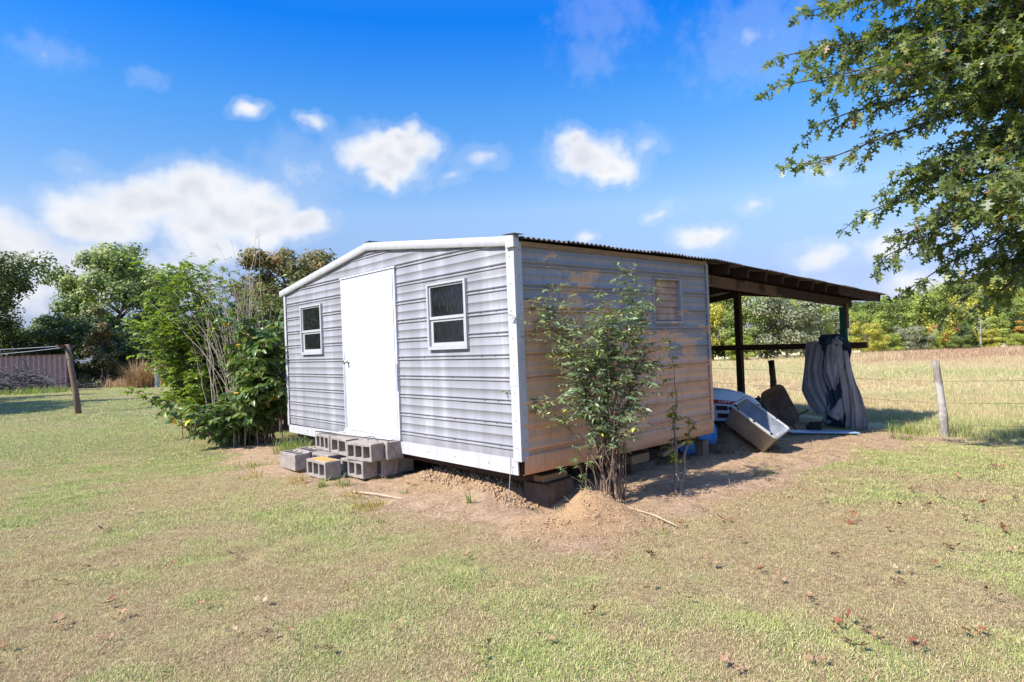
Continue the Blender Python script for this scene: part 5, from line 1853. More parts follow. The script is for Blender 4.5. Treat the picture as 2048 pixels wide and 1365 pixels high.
O0 = np.array([9.6, 8.4, 0.0])
mbt = MB()
trunk_pts = [(0, 0, -0.4), (0.05, 0.02, 1.2), (-0.05, 0.05, 2.6), (0.0, 0.0, 4.2), (0.05, -0.05, 6.2), (0.0, 0.0, 8.5)]
mbt.tube(trunk_pts, [0.38, 0.30, 0.26, 0.23, 0.17, 0.07], 12)
tp = np.array(trunk_pts)
leafP, leafD, leafN = [], [], []


def oak_branch(tip, z_at, sag, r0, twigs, leaf_from=0.25, spread=0.55):
    tip = np.array(tip) - O0
    st = np.array([np.interp(z_at, tp[:, 2], tp[:, 0]), np.interp(z_at, tp[:, 2], tp[:, 1]), z_at])
    n = 14
    c1 = st + (tip - st) * 0.45 + np.array([0, 0, sag])
    pts = []
    for i in range(n + 1):
        q = i / n
        p = (1 - q) ** 2 * st + 2 * q * (1 - q) * c1 + q * q * tip
        if 0 < i < n:
            p = p + ro.normal(0, 0.018, 3)
        pts.append(p)
    pts = np.array(pts)
    mbt.tube(pts, [r0 * (1 - 0.9 * i / n) + 0.003 for i in range(n + 1)], 6, cap=False)
    ln = np.linalg.norm(tip - st)
    for k in range(twigs):
        q = leaf_from + (1 - leaf_from) * (k + ro.uniform(0, 1)) / twigs
        q = min(q, 1.0)
        i = min(int(q * n), n - 1)
        f = q * n - i
        p = pts[i] * (1 - f) + pts[i + 1] * f
        ax_ = unit(pts[i + 1] - pts[i])
        sd = unit(np.cross(ax_, np.array([0, 0, 1.0]))) * (1 if k % 2 else -1)
        d = unit(ax_ * ro.uniform(0.5, 1.1) + sd * ro.uniform(0.2, 1.0) + np.array([0, 0, ro.normal(-0.12, 0.35)]))
        tl = ro.uniform(0.3, 1.0) * spread * (1.15 - 0.6 * q) + 0.12
        e = p + d * tl + np.array([0, 0, -0.08 * tl])
        m = p * 0.5 + e * 0.5 + np.array([0, 0, 0.04])
        mbt.tube([p, m, e], [0.008, 0.006, 0.0025], 4, cap=False)
        nl_ = int(8 + tl * 32)
        for j in range(nl_):
            u = 0.12 + 0.9 * (j + ro.uniform(0, 1)) / nl_
            b_ = p * (1 - u) ** 2 + 2 * u * (1 - u) * m + u * u * e
            dd = unit(d * 0.7 + ro.normal(0, 0.65, 3) + np.array([0, 0, -0.15]))
            leafP.append(b_ + ro.normal(0, 0.012, 3))
            leafD.append(dd)
            leafN.append(unit(np.array([0, 0, 1.0]) + ro.normal(0, 0.6, 3)))
    for j in range(6):
        leafP.append(pts[-1])
        leafD.append(unit(unit(pts[-1] - pts[-2]) + ro.normal(0, 0.5, 3)))
        leafN.append(unit(np.array([0, 0, 1.0]) + ro.normal(0, 0.6, 3)))


EDGE = [((3.16, 7.0, 4.70), 5.4, .5), ((3.22, 6.9, 4.35), 5.2, .4), ((3.58, 7.2, 5.3), 5.8, .5), ((3.34, 7.0, 3.46), 4.6, .7), ((3.55, 7.1, 3.95), 4.7, .6), ((4.03, 7.0, 2.93), 4.0, .8), ((4.22, 7.1, 2.42), 3.6, .8), ((4.36, 7.0, 2.62), 3.7, .7), ((4.60, 7.2, 2.08), 3.2, .8), ((4.95, 7.1, 1.84), 3.0, .8), ((4.55, 6.9, 3.35), 4.2, .6), ((5.25, 7.3, 1.72), 2.9, .8), ((4.95, 7.2, 2.55), 3.5, .7), ((3.7, 7.3, 4.9), 5.4, .5), ((3.5, 6.4, 4.2), 5.0, .5)]
for tip, z_at, sag in EDGE:
    oak_branch(tip, z_at, sag, 0.03, 32)
for i in range(170):      # the body of the crown: hung thicker towards the trunk and the top
    q = ro.uniform(0, 1)
    zt_ = 1.9 + 5.2 * ro.uniform(0, 1) ** 0.8
    xmin = np.interp(zt_, [1.6, 2.0, 2.6, 3.2, 4.0, 4.8, 5.6, 7.0], [5.5, 5.1, 4.9, 4.6, 4.2, 3.8, 3.9, 4.6])
    x = xmin + (8.3 - xmin) * q ** 1.3
    y = ro.uniform(5.9, 7.5) if x < 6.6 else ro.uniform(6.2, 9.4)
    oak_branch((x, y, zt_), min(8.0, zt_ + ro.uniform(0.3, 1.2)), ro.uniform(0.2, 0.6), 0.028, 24, 0.3)
for i in range(26):      # the far and right side of the crown, mostly out of view
    th = ro.uniform(-1.6, 1.9)
    rr_ = ro.uniform(2.5, 5.0)
    oak_branch((10.4 + math.cos(th) * rr_, 8.4 + math.sin(th) * rr_, ro.uniform(2.5, 9.0)), ro.uniform(3, 8), 0.4, 0.035, 14, 0.4, 0.8)
leafP, leafD, leafN = np.array(leafP), np.array(leafD), np.array(leafN)
nO = len(leafP)
ow = [(a_, b_ * 0.95, 0.05 * math.sin(a_ * 6)) for a_, b_ in _oak]
oak_t = [(a_, -b_, c_ + 0.25 * b_ * 0.5) for a_, b_, c_ in ow] + [(a_, b_, c_ + 0.25 * b_ * 0.5) for a_, b_, c_ in ow[1:-1][::-1]]
for i in range(len(oak_t)):     # curl of the blade
    a_, b_, c_ = oak_t[i]
    oak_t[i] = (a_, b_, c_ - 0.16 * a_ * a_)
Lk = ro.uniform(0.08, 0.15, nO)
tk = np.clip(ro.normal(0.5, 0.2, nO), 0, 0.95)
tk[ro.uniform(0, 1, nO) < 0.012] = 1.0
# the widest lobes count most: the outline is one polygon per leaf
V_, F_, T_ = leaves(leafP, leafD, leafN, Lk, Lk * ro.uniform(0.6, 0.95, nO), oak_t, [tuple(range(len(oak_t)))], tk)
crown = link('crown', fast_mesh('crown', V_, F_, False, {'tint': ('POINT', T_)}), mo, oak)
crown['kind'] = 'stuff'
mbt.build('trunk', m_bark, oak, smooth=True)

# ------------------------------------------------------------------ shrubs
def cane_shrub(name, label, cat, base, n_cane, spread, targets, stem_r, leaf_sets, bark, seed, base_r=0.25, extra_twig=0.0):
    """canes rise from a base and end in leafy twigs. targets: function -> tip point; leaf_sets: list of
    (part name, material, leaves per cane, length range, width ratio, from fraction, template, droop, scatter)"""
    r_ = np.random.default_rng(seed)
    B0 = np.array(base, float)
    t = empty(name, base)
    tag(t, label, cat)
    mb = MB()
    acc = [([], [], [], []) for _ in leaf_sets]
    for i in range(n_cane):
        st = np.array([r_.normal(0, base_r), r_.normal(0, base_r), -0.08])
        tip = np.array(targets(r_, i)) - B0
        c1 = st + (tip - st) * np.array([0.25, 0.25, 0.60]) + r_.normal(0, 0.05, 3)
        n = 10
        pts = np.array([(1 - q) ** 2 * st + 2 * q * (1 - q) * c1 + q * q * tip for q in np.linspace(0, 1, n + 1)])
        pts[1:-1] += r_.normal(0, 0.012, (n - 1, 3))
        rr_ = stem_r * r_.uniform(0.6, 1.3)
        mb.tube(pts, [rr_ * (1 - 0.82 * k / n) for k in range(n + 1)], 5, cap=False)
        for (nm, mt, per, lr, wr, frm, tmpl, droop, scat), (lp, ld_, ln_, ll) in zip(leaf_sets, acc):
            n_tw = max(2, int(per / 9))
            for k in range(n_tw):
                q = frm + (1 - frm) * (k + r_.uniform(0, 1)) / n_tw
                ii = min(int(q * n), n - 1)
                f = q * n - ii
                p = pts[ii] * (1 - f) + pts[ii + 1] * f
                th = r_.uniform(0, 6.283)
                d = unit(np.array([math.cos(th), math.sin(th), r_.normal(0.25, 0.4)]))
                tl = scat * r_.uniform(0.3, 1.0)
                e = p + d * tl
                mb.tube([p, e], [rr_ * 0.3, rr_ * 0.1], 3, cap=False)
                m_ = int(per / n_tw)
                for j in range(m_):
                    u = (j + r_.uniform(0.2, 1)) / m_
                    sd = 1 if j % 2 else -1
                    side = unit(np.cross(d, np.array([0, 0, 1.0])) + 1e-6)
                    lp.append(p + (e - p) * u)
                    ld_.append(unit(d * 0.5 + side * sd * 0.9 + np.array([0, 0, -droop]) + r_.normal(0, 0.3, 3)))
                    ln_.append(unit(np.array([0, 0, 1.0]) + d * 0.25 + r_.normal(0, 0.4, 3)))
                    ll.append(r_.uniform(*lr))
    mb.build('stems', bark, t, smooth=True)['kind'] = 'stuff'
    for (nm, mt, per, lr, wr, frm, tmpl, droop, scat), (lp, ld_, ln_, ll) in zip(leaf_sets, acc):
        if not lp:
            continue
        ll = np.array(ll)
        tt = np.clip(r_.normal(0.5, 0.2, len(ll)), 0, 0.96)
        tt[r_.uniform(0, 1, len(ll)) < 0.008] = 1.0
        V_, F_, T_ = leaves(np.array(lp), np.array(ld_), np.array(ln_), ll, ll * wr, tmpl[0], tmpl[1], tt)
        o = link(nm, fast_mesh(nm, V_, F_, False, {'tint': ('POINT', T_)}), mt, t)
        o['kind'] = 'stuff'
    return t


LF_FOLD3 = (LF_FOLD[0], [(0, 1, 6), (1, 2, 6), (2, 3, 6), (6, 3, 4), (6, 4, 5), (0, 6, 5)])
m_stem_brown = plain('shrub_stem', (0.17, 0.115, 0.085), 0.85, 0.3, 20)
m_stem_grey = plain('dry_cane', (0.40, 0.32, 0.25), 0.85, 0.3, 20)
m_lf_broad = foliage('broad_dark_leaves', [(0.0, (0.028, 0.048, 0.016)), (0.5, (0.062, 0.098, 0.028)), (0.9, (0.13, 0.165, 0.045)), (0.98, (0.22, 0.22, 0.05)), (1.0, (0.50, 0.27, 0.03))], 0.35, 0.38, spec=0.5, gain=2.1)
m_lf_bright = foliage('bright_green_leaves', [(0.0, (0.075, 0.12, 0.02)), (0.5, (0.17, 0.25, 0.036)), (1.0, (0.30, 0.37, 0.06))], 0.42, 0.42, gain=1.15)
m_lf_dull = foliage('dull_shrub_leaves', [(0.0, (0.025, 0.036, 0.014)), (0.5, (0.07, 0.088, 0.032)), (1.0, (0.15, 0.155, 0.06))], 0.35, 0.5, gain=2.7)
m_lf_nand = foliage('blue_green_leaflets', [(0.0, (0.030, 0.048, 0.026)), (0.5, (0.075, 0.105, 0.055)), (0.88, (0.15, 0.18, 0.085)), (0.96, (0.25, 0.25, 0.04)), (1.0, (0.42, 0.36, 0.03))], 0.35, 0.36, spec=0.5, gain=2.6)


def tgt_broad(r_, i):
    if i % 4 == 3:
        th = r_.uniform(0, 6.28)
        return (-4.95 + r_.normal(0, 0.36), 10.1 + r_.normal(0, 0.22), r_.uniform(0.3, 0.95))
    return (-4.0 + r_.normal(0, 0.30), 9.95 + r_.normal(0, 0.25), r_.uniform(0.85, 2.25))


cane_shrub('broadleaf_shrub', 'dark broad-leaved shrub with arching stems against the left corner of the shed', 'shrub', (-4.3, 10.5, gz(-4.3, 10.5)), 60, 0.5, tgt_broad, 0.013,
           [('foliage', m_lf_broad, 112, (0.09, 0.16), 0.56, 0.36, LF_FOLD3, 0.45, 0.26)], m_stem_brown, 31, 0.11)


def tgt_bright(r_, i):
    z_ = r_.uniform(0.7, 3.35)
    w_ = 1.0 * math.sin(math.pi * min(1, max(0.1, (z_ - 0.2) / 3.5))) + 0.15
    return (-6.0 + r_.uniform(-1, 1) * w_, 11.7 + r_.normal(0, 0.45), z_)


cane_shrub('bright_shrub', 'tall bright green shrub at the left of the shrub thicket', 'shrub', (-5.6, 11.8, gz(-5.6, 11.8)), 110, 0.5, tgt_bright, 0.013,
           [('foliage', m_lf_bright, 190, (0.06, 0.11), 0.52, 0.25, LF_FOLD3, 0.15, 0.30)], m_stem_brown, 32, 0.25)


def tgt_dull(r_, i):
    return (-4.55 + r_.uniform(-1, 1) * 1.15, 12.3 + r_.normal(0, 0.35), r_.uniform(1.4, 3.1))


cane_shrub('tangled_shrub', 'dull green tangled shrub at the back of the thicket beside the shed', 'shrub', (-4.7, 12.3, gz(-4.7, 12.3)), 80, 0.5, tgt_dull, 0.013,
           [('foliage', m_lf_dull, 170, (0.07, 0.12), 0.42, 0.25, LF_FOLD3, 0.3, 0.30)], m_stem_brown, 33, 0.3)


def tgt_dry(r_, i):
    z_ = r_.uniform(1.6, 3.1) if i % 13 else r_.uniform(3.3, 3.9)
    return (-4.75 + r_.normal(0, 0.5), 10.75 + r_.normal(0, 0.3), z_)


cane_shrub('dry_canes', 'bare grey-brown dry canes rising from the middle of the thicket', 'canes', (-4.5, 10.55, gz(-4.5, 10.55)), 90, 0.5, tgt_dry, 0.009,
           [('twig_leaves', m_lf_dull, 9, (0.03, 0.06), 0.3, 0.45, LF_FOLD3, 0.5, 0.35)], m_stem_grey, 34, 0.22)


def tgt_fill(r_, i):
    return (-3.3 + r_.normal(0, 0.35), 12.2 + r_.normal(0, 0.3), r_.uniform(1.6, 3.2))


cane_shrub('yellowing_shrub', 'yellowish loose shrub behind the left roof corner of the shed', 'shrub', (-3.5, 12.2, gz(-3.5, 12.2)), 30, 0.5, tgt_fill, 0.011,
           [('foliage', m_lf_bright, 60, (0.05, 0.09), 0.35, 0.40, LF_FOLD3, 0.3, 0.28)], m_stem_grey, 35, 0.25)


def tgt_nand(r_, i):
    z_ = [2.02, 1.92, 1.86, 1.82, 1.75, 1.7, 1.62, 1.55, 1.48, 1.42, 1.35, 1.28, 1.2, 1.12, 1.05, 0.98, 0.9, 0.8][i % 18] + r_.normal(0, 0.04)
    w_ = 0.58 if z_ > 0.85 else 0.4
    x = 0.76 + r_.uniform(-1, 1.0) * w_ - (0.08 if z_ < 1.2 else 0)
    return (x, 5.72 + r_.normal(0, 0.13), z_)


def LFLANCE():
    return ([(0, 0, 0), (0.35, -0.5, 0.05), (1, 0, -0.12), (0.35, 0.5, 0.05)], [(0, 1, 2, 3)])


cane_shrub('nandina_bush', 'cane-stemmed bush with small blue-green leaflets in front of the peeling side wall', 'bush', (0.87, 5.78, gz(0.87, 5.78)), 40, 0.3, tgt_nand, 0.0085,
           [('foliage', m_lf_nand, 165, (0.04, 0.074), 0.34, 0.60, LFLANCE(), 0.2, 0.29),
            ('dry_panicles', foliage('dry_flower_stalks', [(0, (0.20, 0.13, 0.09)), (1, (0.38, 0.26, 0.18))], 0.1, 0.8), 60, (0.02, 0.05), 0.10, 0.78, LFLANCE(), -0.4, 0.16)], m_stem_brown, 41, 0.085)
# low fresh shoots at its foot
cane_shrub('leafy_shoot', 'low leafy shoots at the left foot of the cane-stemmed bush', 'shoots', (0.78, 5.70, gz(0.78, 5.7)), 5, 0.2, lambda r_, i: (0.40 + r_.uniform(-0.05, 0.22), 5.62 + r_.normal(0, 0.08), r_.uniform(0.3, 0.62)), 0.005,
           [('foliage', m_lf_nand, 26, (0.04, 0.07), 0.30, 0.5, LFLANCE(), 0.2, 0.12)], m_stem_brown, 42, 0.02)


def tgt_sap(r_, i):
    return [(1.53, 6.02, 1.50), (1.57, 6.05, 0.85), (1.76, 6.08, 0.66), (1.49, 6.0, 0.5)][i]


cane_shrub('sapling', 'thin sapling of grey stems with a few yellow-green leaves right of the bush', 'sapling', (1.55, 6.05, gz(1.55, 6.05)), 4, 0.2, tgt_sap, 0.018,
           [('foliage', foliage('yellow_sapling_leaves', [(0, (0.14, 0.17, 0.02)), (1, (0.40, 0.36, 0.03))], 0.4), 60, (0.045, 0.075), 0.36, 0.62, LFLANCE(), 0.3, 0.13)], plain('sapling_bark', (0.24, 0.195, 0.175), 0.9, 0.25, 12), 43, 0.015)

# ------------------------------------------------------------------ grass
def grass_mat(name, stops, trans=0.25):
    m, nt, bs = new_mat(name)
    t = nt.math('ADD', nt.attr('tint', 'INSTANCER'), nt.math('MULTIPLY', nt.math('SUBTRACT', nt.attr('blade'), 0.5), 0.9))
    col = nt.ramp(t, stops)
    nt.put(bs.inputs['Base Color'], col)
    bs.inputs['Roughness'].default_value = 0.65
    bs.inputs['Specular IOR Level'].default_value = 0.2
    tr_ = nt.add('ShaderNodeBsdfTranslucent')
    nt.put(tr_.inputs[0], col)
    mx_ = nt.add('ShaderNodeMixShader')
    mx_.inputs[0].default_value = trans
    nt.l.new(bs.outputs[0], mx_.inputs[1])
    nt.l.new(tr_.outputs[0], mx_.inputs[2])
    nt.l.new(mx_.outputs[0], next(n for n in nt.n if n.type == 'OUTPUT_MATERIAL').inputs[0])
    return m


def tuft(name, seed, n, rad, hgt, wid, lean, mat):
    """a handful of bent blades"""
    r_ = np.random.default_rng(seed)
    a_ = r_.uniform(0, 6.283, n)
    q = np.sqrt(r_.uniform(0, 1, n)) * rad
    p = np.stack([q * np.cos(a_), q * np.sin(a_), np.full(n, -0.006)], 1)
    th = r_.uniform(0, 6.283, n)
    h_ = hgt * r_.uniform(0.45, 1.15, n)
    ln = np.clip(r_.normal(lean, lean * 0.5, n), 0.02, 1.5)
    d = np.stack([np.cos(th) * ln, np.sin(th) * ln, np.ones(n)], 1)
    d = unit(d) * h_[:, None]
    mid = p + d * 0.55
    end = mid + unit(d * np.array([1, 1, 0.5]) + np.stack([np.cos(th), np.sin(th), np.zeros(n)], 1) * h_[:, None] * 0.5 * ln[:, None]) * h_[:, None] * 0.5
    w_ = np.stack([-np.sin(th), np.cos(th), np.zeros(n)], 1) * (wid * r_.uniform(0.6, 1.2, n))[:, None]
    V_ = np.stack([p - w_, p + w_, mid + w_ * 0.8, mid - w_ * 0.8, end], 1).reshape(-1, 3)
    b_ = np.arange(n) * 5
    F_ = np.concatenate([np.stack([b_, b_ + 1, b_ + 2], 1), np.stack([b_, b_ + 2, b_ + 3], 1), np.stack([b_ + 3, b_ + 2, b_ + 4], 1)])
    me = fast_mesh(name, V_, F_, False, {'blade': ('POINT', np.repeat(r_.uniform(0, 1, n), 5))})
    me.materials.append(mat)
    return bpy.data.objects.new(name, me)


def scatter(name, P, scl, tint, tufts, label, seed, cat='grass'):
    r_ = np.random.default_rng(seed)
    n = len(P)
    me = bpy.data.meshes.new(name)
    me.vertices.add(n)
    me.vertices.foreach_set('co', np.ascontiguousarray(P, np.float32).ravel())
    for nm, arr in (('rz', r_.uniform(0, 6.283, n)), ('scl', scl), ('tint', tint)):
        a_ = me.attributes.new(nm, 'FLOAT', 'POINT')
        a_.data.foreach_set('value', np.ascontiguousarray(arr, np.float32))
    a_ = me.attributes.new('pick', 'INT', 'POINT')
    a_.data.foreach_set('value', r_.integers(0, len(tufts), n).astype(np.int32))
    o = link(name, me)
    tag(o, label, cat, kind='stuff')
    coll = bpy.data.collections.new(name + '_tufts')
    for t_ in tufts:
        coll.objects.link(t_)
    ng = bpy.data.node_groups.new(name + '_nodes', 'GeometryNodeTree')
    ng.interface.new_socket('Geometry', in_out='INPUT', socket_type='NodeSocketGeometry')
    ng.interface.new_socket('Geometry', in_out='OUTPUT', socket_type='NodeSocketGeometry')
    N_ = ng.nodes
    gi_, go_ = N_.new('NodeGroupInput'), N_.new('NodeGroupOutput')
    ci = N_.new('GeometryNodeCollectionInfo')
    ci.inputs['Collection'].default_value = coll
    ci.inputs['Separate Children'].default_value = True
    ci.inputs['Reset Children'].default_value = True
    ip = N_.new('GeometryNodeInstanceOnPoints')
    ip.inputs['Pick Instance'].default_value = True

    def att(nm, ty):
        a2 = N_.new('GeometryNodeInputNamedAttribute')
        a2.data_type = ty
        a2.inputs['Name'].default_value = nm
        return a2.outputs['Attribute']
    cx = N_.new('ShaderNodeCombineXYZ')
    ng.links.new(att('rz', 'FLOAT'), cx.inputs[2])
    ng.links.new(gi_.outputs[0], ip.inputs['Points'])
    ng.links.new(ci.outputs[0], ip.inputs['Instance'])
    ng.links.new(att('pick', 'INT'), ip.inputs['Instance Index'])
    ng.links.new(cx.outputs[0], ip.inputs['Rotation'])
    ng.links.new(att('scl', 'FLOAT'), ip.inputs['Scale'])
    ng.links.new(ip.outputs[0], go_.inputs[0])
    md = o.modifiers.new('scatter', 'NODES')
    md.node_group = ng
    return o


LAWN = [(0.0, (0.30, 0.18, 0.105)), (0.18, (0.60, 0.43, 0.26)), (0.42, (0.70, 0.565, 0.31)), (0.62, (0.53, 0.505, 0.21)), (0.82, (0.31, 0.36, 0.125)), (1.0, (0.38, 0.45, 0.12))]
m_lawn = grass_mat('lawn_blades', LAWN)
lawn_tufts = [tuft('grass_tuft', 300 + i, 24, 0.06, 0.027, 0.0015, 1.0, m_lawn) for i in range(6)]
rg = np.random.default_rng(900)


def wedge_points(n, y0, y1, xa, xb, power=1.0):
    """random points in the ground wedge seen from the camera, with some margin"""
    u = rg.uniform(0, 1, n)
    y = np.sqrt(y0 * y0 + u * (y1 * y1 - y0 * y0)) if power == 1.0 else y0 + (y1 - y0) * u ** power
    x = y * rg.uniform(xa, xb, n)
    return x, y


def keep_lawn(x, y):
    s, a = to_sa(x, y)
    under = (s > 0.02) & (s < 9.4) & (a > -0.02) & (a < WID)
    p = (1 - dirt_amount(x, y)) ** 0.8 * (1 - field_amount(x, y))
    p = np.where(under, 0, p)
    p = np.maximum(p, np.where(under, 0.0, 0.20 * (dirt_amount(x, y) > 0.5) * (fbm(x * 2.3, y * 2.3, 97, 2) > 0.42)))
    return rg.uniform(0, 1, len(x)) < p


parts_ = []
for (n, y0, y1, xa, xb, sc0) in ((78000, 2.0, 5.0, -1.45, 1.45, 0.92), (80000, 5.0, 9.0, -1.3, 1.35, 1.12), (36000, 9.0, 16.0, -1.15, 0.85, 1.5), (30000, 16.0, 48.0, -1.1, 0.25, 2.6)):
    x, y = wedge_points(n, y0, y1, xa, xb)
    k = keep_lawn(x, y)
    x, y = x[k], y[k]
    ga = green_amount(x, y)
    di = dirt_amount(x, y)
    tnt = np.clip(0.20 + 0.55 * ga + 0.55 * (fbm(x * 5.5, y * 5.5, 99, 2) - 0.5) + rg.normal(0, 0.15, len(x)) - 0.25 * di, 0.0, 1.0)
    sc = sc0 * rg.uniform(0.7, 1.3, len(x)) * (0.75 + 0.45 * ga) * (0.8 + 0.5 * fbm(x * 1.1, y * 1.1, 91, 2))
    parts_.append((np.stack([x, y, ground_h(x, y)], 1), sc, tnt))
Pn = np.concatenate([p[0] for p in parts_])
# follow the fine relief of the ground sheet near the viewer
nr = sstep(14, 7, Pn[:, 1]) * sstep(9, 6, np.abs(Pn[:, 0]))
Pn[:, 2] += nr * ((fbm(Pn[:, 0] * 5, Pn[:, 1] * 5, 71, 3) - 0.5) * 0.035)
scatter('lawn_grass', Pn, np.concatenate([p[1] for p in parts_]), np.concatenate([p[2] for p in parts_]), lawn_tufts, 'short patchy green and straw-coloured lawn grass round the shed', 5)

# pasture grass beyond the fence
m_past = grass_mat('pasture_blades', [(0.0, (0.34, 0.18, 0.11)), (0.25, (0.55, 0.37, 0.24)), (0.5, (0.70, 0.58, 0.36)), (0.75, (0.58, 0.53, 0.26)), (1.0, (0.32, 0.36, 0.13))])
past_tufts = [tuft('pasture_tuft', 400 + i, 22, 0.12, 0.22, 0.0035, 0.35, m_past) for i in range(5)]
parts_ = []
for (n, y0, y1, xa, xb, sc0) in ((16000, 8.5, 18, 0.05, 1.0, 0.75), (22000, 18, 45, 0.05, 0.95, 1.05), (22000, 45, 125, 0.1, 0.95, 2.0)):
    x, y = wedge_points(n, y0, y1, xa, xb)
    k = rg.uniform(0, 1, n) < field_amount(x, y)
    s_, a_ = to_sa(x, y)
    k &= ~((s_ > -0.5) & (s_ < 9.6) & (a_ > -0.3) & (a_ < WID + 0.3))
    x, y = x[k], y[k]
    nz_ = fbm(x * 0.22, y * 0.12, 95, 3)
    red = sstep(32, 52, y) * sstep(0.46, 0.58, x / y) * sstep(112, 80, y)
    near_green = sstep(24, 11, y) * 0.40
    tnt = np.clip(0.53 + (nz_ - 0.5) * 1.0 + 0.5 * (fbm(x * 1.1, y * 0.7, 98, 2) - 0.5) + near_green - 0.48 * red + rg.normal(0, 0.10, len(x)), 0, 1)
    sc = sc0 * rg.uniform(0.6, 1.3, len(x)) * (0.6 + 0.7 * nz_) * (1 + 0.5 * red)
    parts_.append((np.stack([x, y, ground_h(x, y)], 1), sc, tnt))
scatter('pasture_grass', np.concatenate([p[0] for p in parts_]), np.concatenate([p[1] for p in parts_]), np.concatenate([p[2] for p in parts_]), past_tufts, 'tall dry straw-coloured grass of the pasture beyond the fence', 6)

# dead stems and crumbs over the bare earth
rp = np.random.default_rng(17)
m_litter = foliage('dry_litter_stems', [(0.0, (0.24, 0.155, 0.10)), (0.5, (0.44, 0.31, 0.21)), (1.0, (0.62, 0.48, 0.34))], 0.15, 0.7)
bare = straw_field('dry_litter', 1.2, 6.6, 4.6, 3.4, 17000, None, m_litter, lambda x, y: np.where((dirt_amount(x, y) > 0.35), ground_h(x, y), -0.6), (0.03, 0.11), 0.3, 0.0015, 19)
keep = None
tag(bare, 'fine dry stems littering the bare earth round the shed', 'litter', kind='stuff')


def clods(name, label, n, fx, seed, size, mat):
    """small crumbs of earth, one mesh"""
    r_ = np.random.default_rng(seed)
    x, y = fx(r_, n)
    z_ = ground_h(x, y)
    s_ = size * r_.uniform(0.4, 1.6, n) ** 1.5
    base = np.array([(1, 0, 0), (-1, 0, 0), (0, 1, 0), (0, -1, 0), (0, 0, 1), (0, 0, -1)], float)
    V_ = base[None] * r_.uniform(0.6, 1.2, (n, 6, 1)) * s_[:, None, None] + np.stack([x, y, z_ + s_ * 0.3], 1)[:, None, :]
    fc_ = np.array([(0, 2, 4), (2, 1, 4), (1, 3, 4), (3, 0, 4), (2, 0, 5), (1, 2, 5), (3, 1, 5), (0, 3, 5)])
    F_ = (np.arange(n) * 6)[:, None, None] + fc_[None]
    o = link(name, fast_mesh(name, V_.reshape(-1, 3), F_.reshape(-1, 3), False), mat)
    tag(o, label, 'clods', kind='stuff')
    return o


m_clod = plain('earth_clod', (0.36, 0.245, 0.155), 0.95, 0.3, 30, bmp=0.5, spec=0.1)
m_sandclod = plain('sand_clod', (0.46, 0.31, 0.185), 0.95, 0.25, 30, bmp=0.5, spec=0.1)


def fx_ridge(r_, n):
    s_, a_ = 0.12 + np.abs(r_.normal(0, 0.22, n)) - 0.15, r_.uniform(0.1, 2.0, n)
    return SX + s_ * bx + a_ * ax, SY + s_ * by + a_ * ay


clods('earth_crumbs', 'crumbly earth clods below the front wall of the shed', 1600, fx_ridge, 3, 0.011, m_clod)
clods('sand_crumbs', 'crumbs of sandy earth on the dug-out mound by the bush', 900, lambda r_, n: (0.55 + r_.normal(0, 0.36, n), 5.12 + r_.normal(0, 0.24, n)), 4, 0.0055, m_sandclod)

# single grass clumps and weeds by the step
m_weed = foliage('weed_blades', [(0.0, (0.10, 0.15, 0.03)), (0.5, (0.20, 0.28, 0.06)), (1.0, (0.40, 0.40, 0.10))], 0.35, 0.55)
m_weed_y = foliage('yellow_weed_blades', [(0.0, (0.22, 0.21, 0.04)), (0.6, (0.42, 0.36, 0.08)), (1.0, (0.46, 0.22, 0.08))], 0.35, 0.55)


def clump(x, y, n, h_, rad, lean, mat, label, seed, name='grass_clump', cat='grass clump', wid=0.004):
    me = tuft(name, seed, n, rad, h_, wid, lean, mat).data
    a_ = me.attributes['blade']
    vals = np.empty(len(me.vertices), np.float32)
    a_.data.foreach_get('value', vals)
    b_ = me.attributes.new('tint', 'FLOAT', 'POINT')
    b_.data.foreach_set('value', vals)
    o = link(name, me)
    o.location = (x, y, gz(x, y))
    tag(o, label, cat, 'grass clumps and weeds round the step')
    return o


def wpt(s, a):
    p = loc2w(s, a)
    return p.x, p.y


clump(*wpt(-0.18, 4.60), 190, 0.36, 0.20, 0.55, m_weed, 'lush green grass clump against the skirt left of the block step', 1)
clump(*wpt(-0.22, 5.05), 90, 0.30, 0.14, 0.6, m_weed, 'smaller green grass clump at the left corner of the shed skirt', 2)
clump(*wpt(-0.86, 2.30), 40, 0.15, 0.05, 0.5, m_weed, 'green weed tuft at the right front of the step blocks', 3)
clump(*wpt(-0.95, 2.72), 40, 0.14, 0.09, 0.45, m_weed_y, 'yellowing weed tuft before the rust-stained block', 4)
clump(*wpt(-0.70, 2.16), 46, 0.15, 0.08, 0.4, m_weed, 'green tuft beside the lower right blocks of the step', 5)
clump(*wpt(-1.0, 1.05), 110, 0.10, 0.16, 0.45, m_weed_y, 'yellow grass patch on the bare earth before the front wall', 6)
clump(*wpt(-0.85, 1.60), 60, 0.09, 0.12, 0.5, m_weed_y, 'small yellow tuft on the bare earth right of the step', 7)
clump(*wpt(-0.28, 0.42), 22, 0.16, 0.03, 0.5, m_weed, 'thin weed sprouting beside the wire at the front corner', 8)
clump(*wpt(-1.15, 0.55), 26, 0.06, 0.06, 0.9, m_weed, 'flat dark weed rosette on the bare earth before the mound', 9)
clump(*wpt(-0.45, 1.30), 26, 0.08, 0.05, 0.9, m_weed, 'low weed between the yellow patch and the front wall', 10)
clump(-3.55, 8.3, 70, 0.12, 0.16, 0.6, m_weed, 'green tuft on the bare patch left of the step blocks', 11)
clump(-3.2, 7.6, 70, 0.10, 0.18, 0.6, m_weed_y, 'yellowish tuft on the bare patch in front of the left blocks', 12)
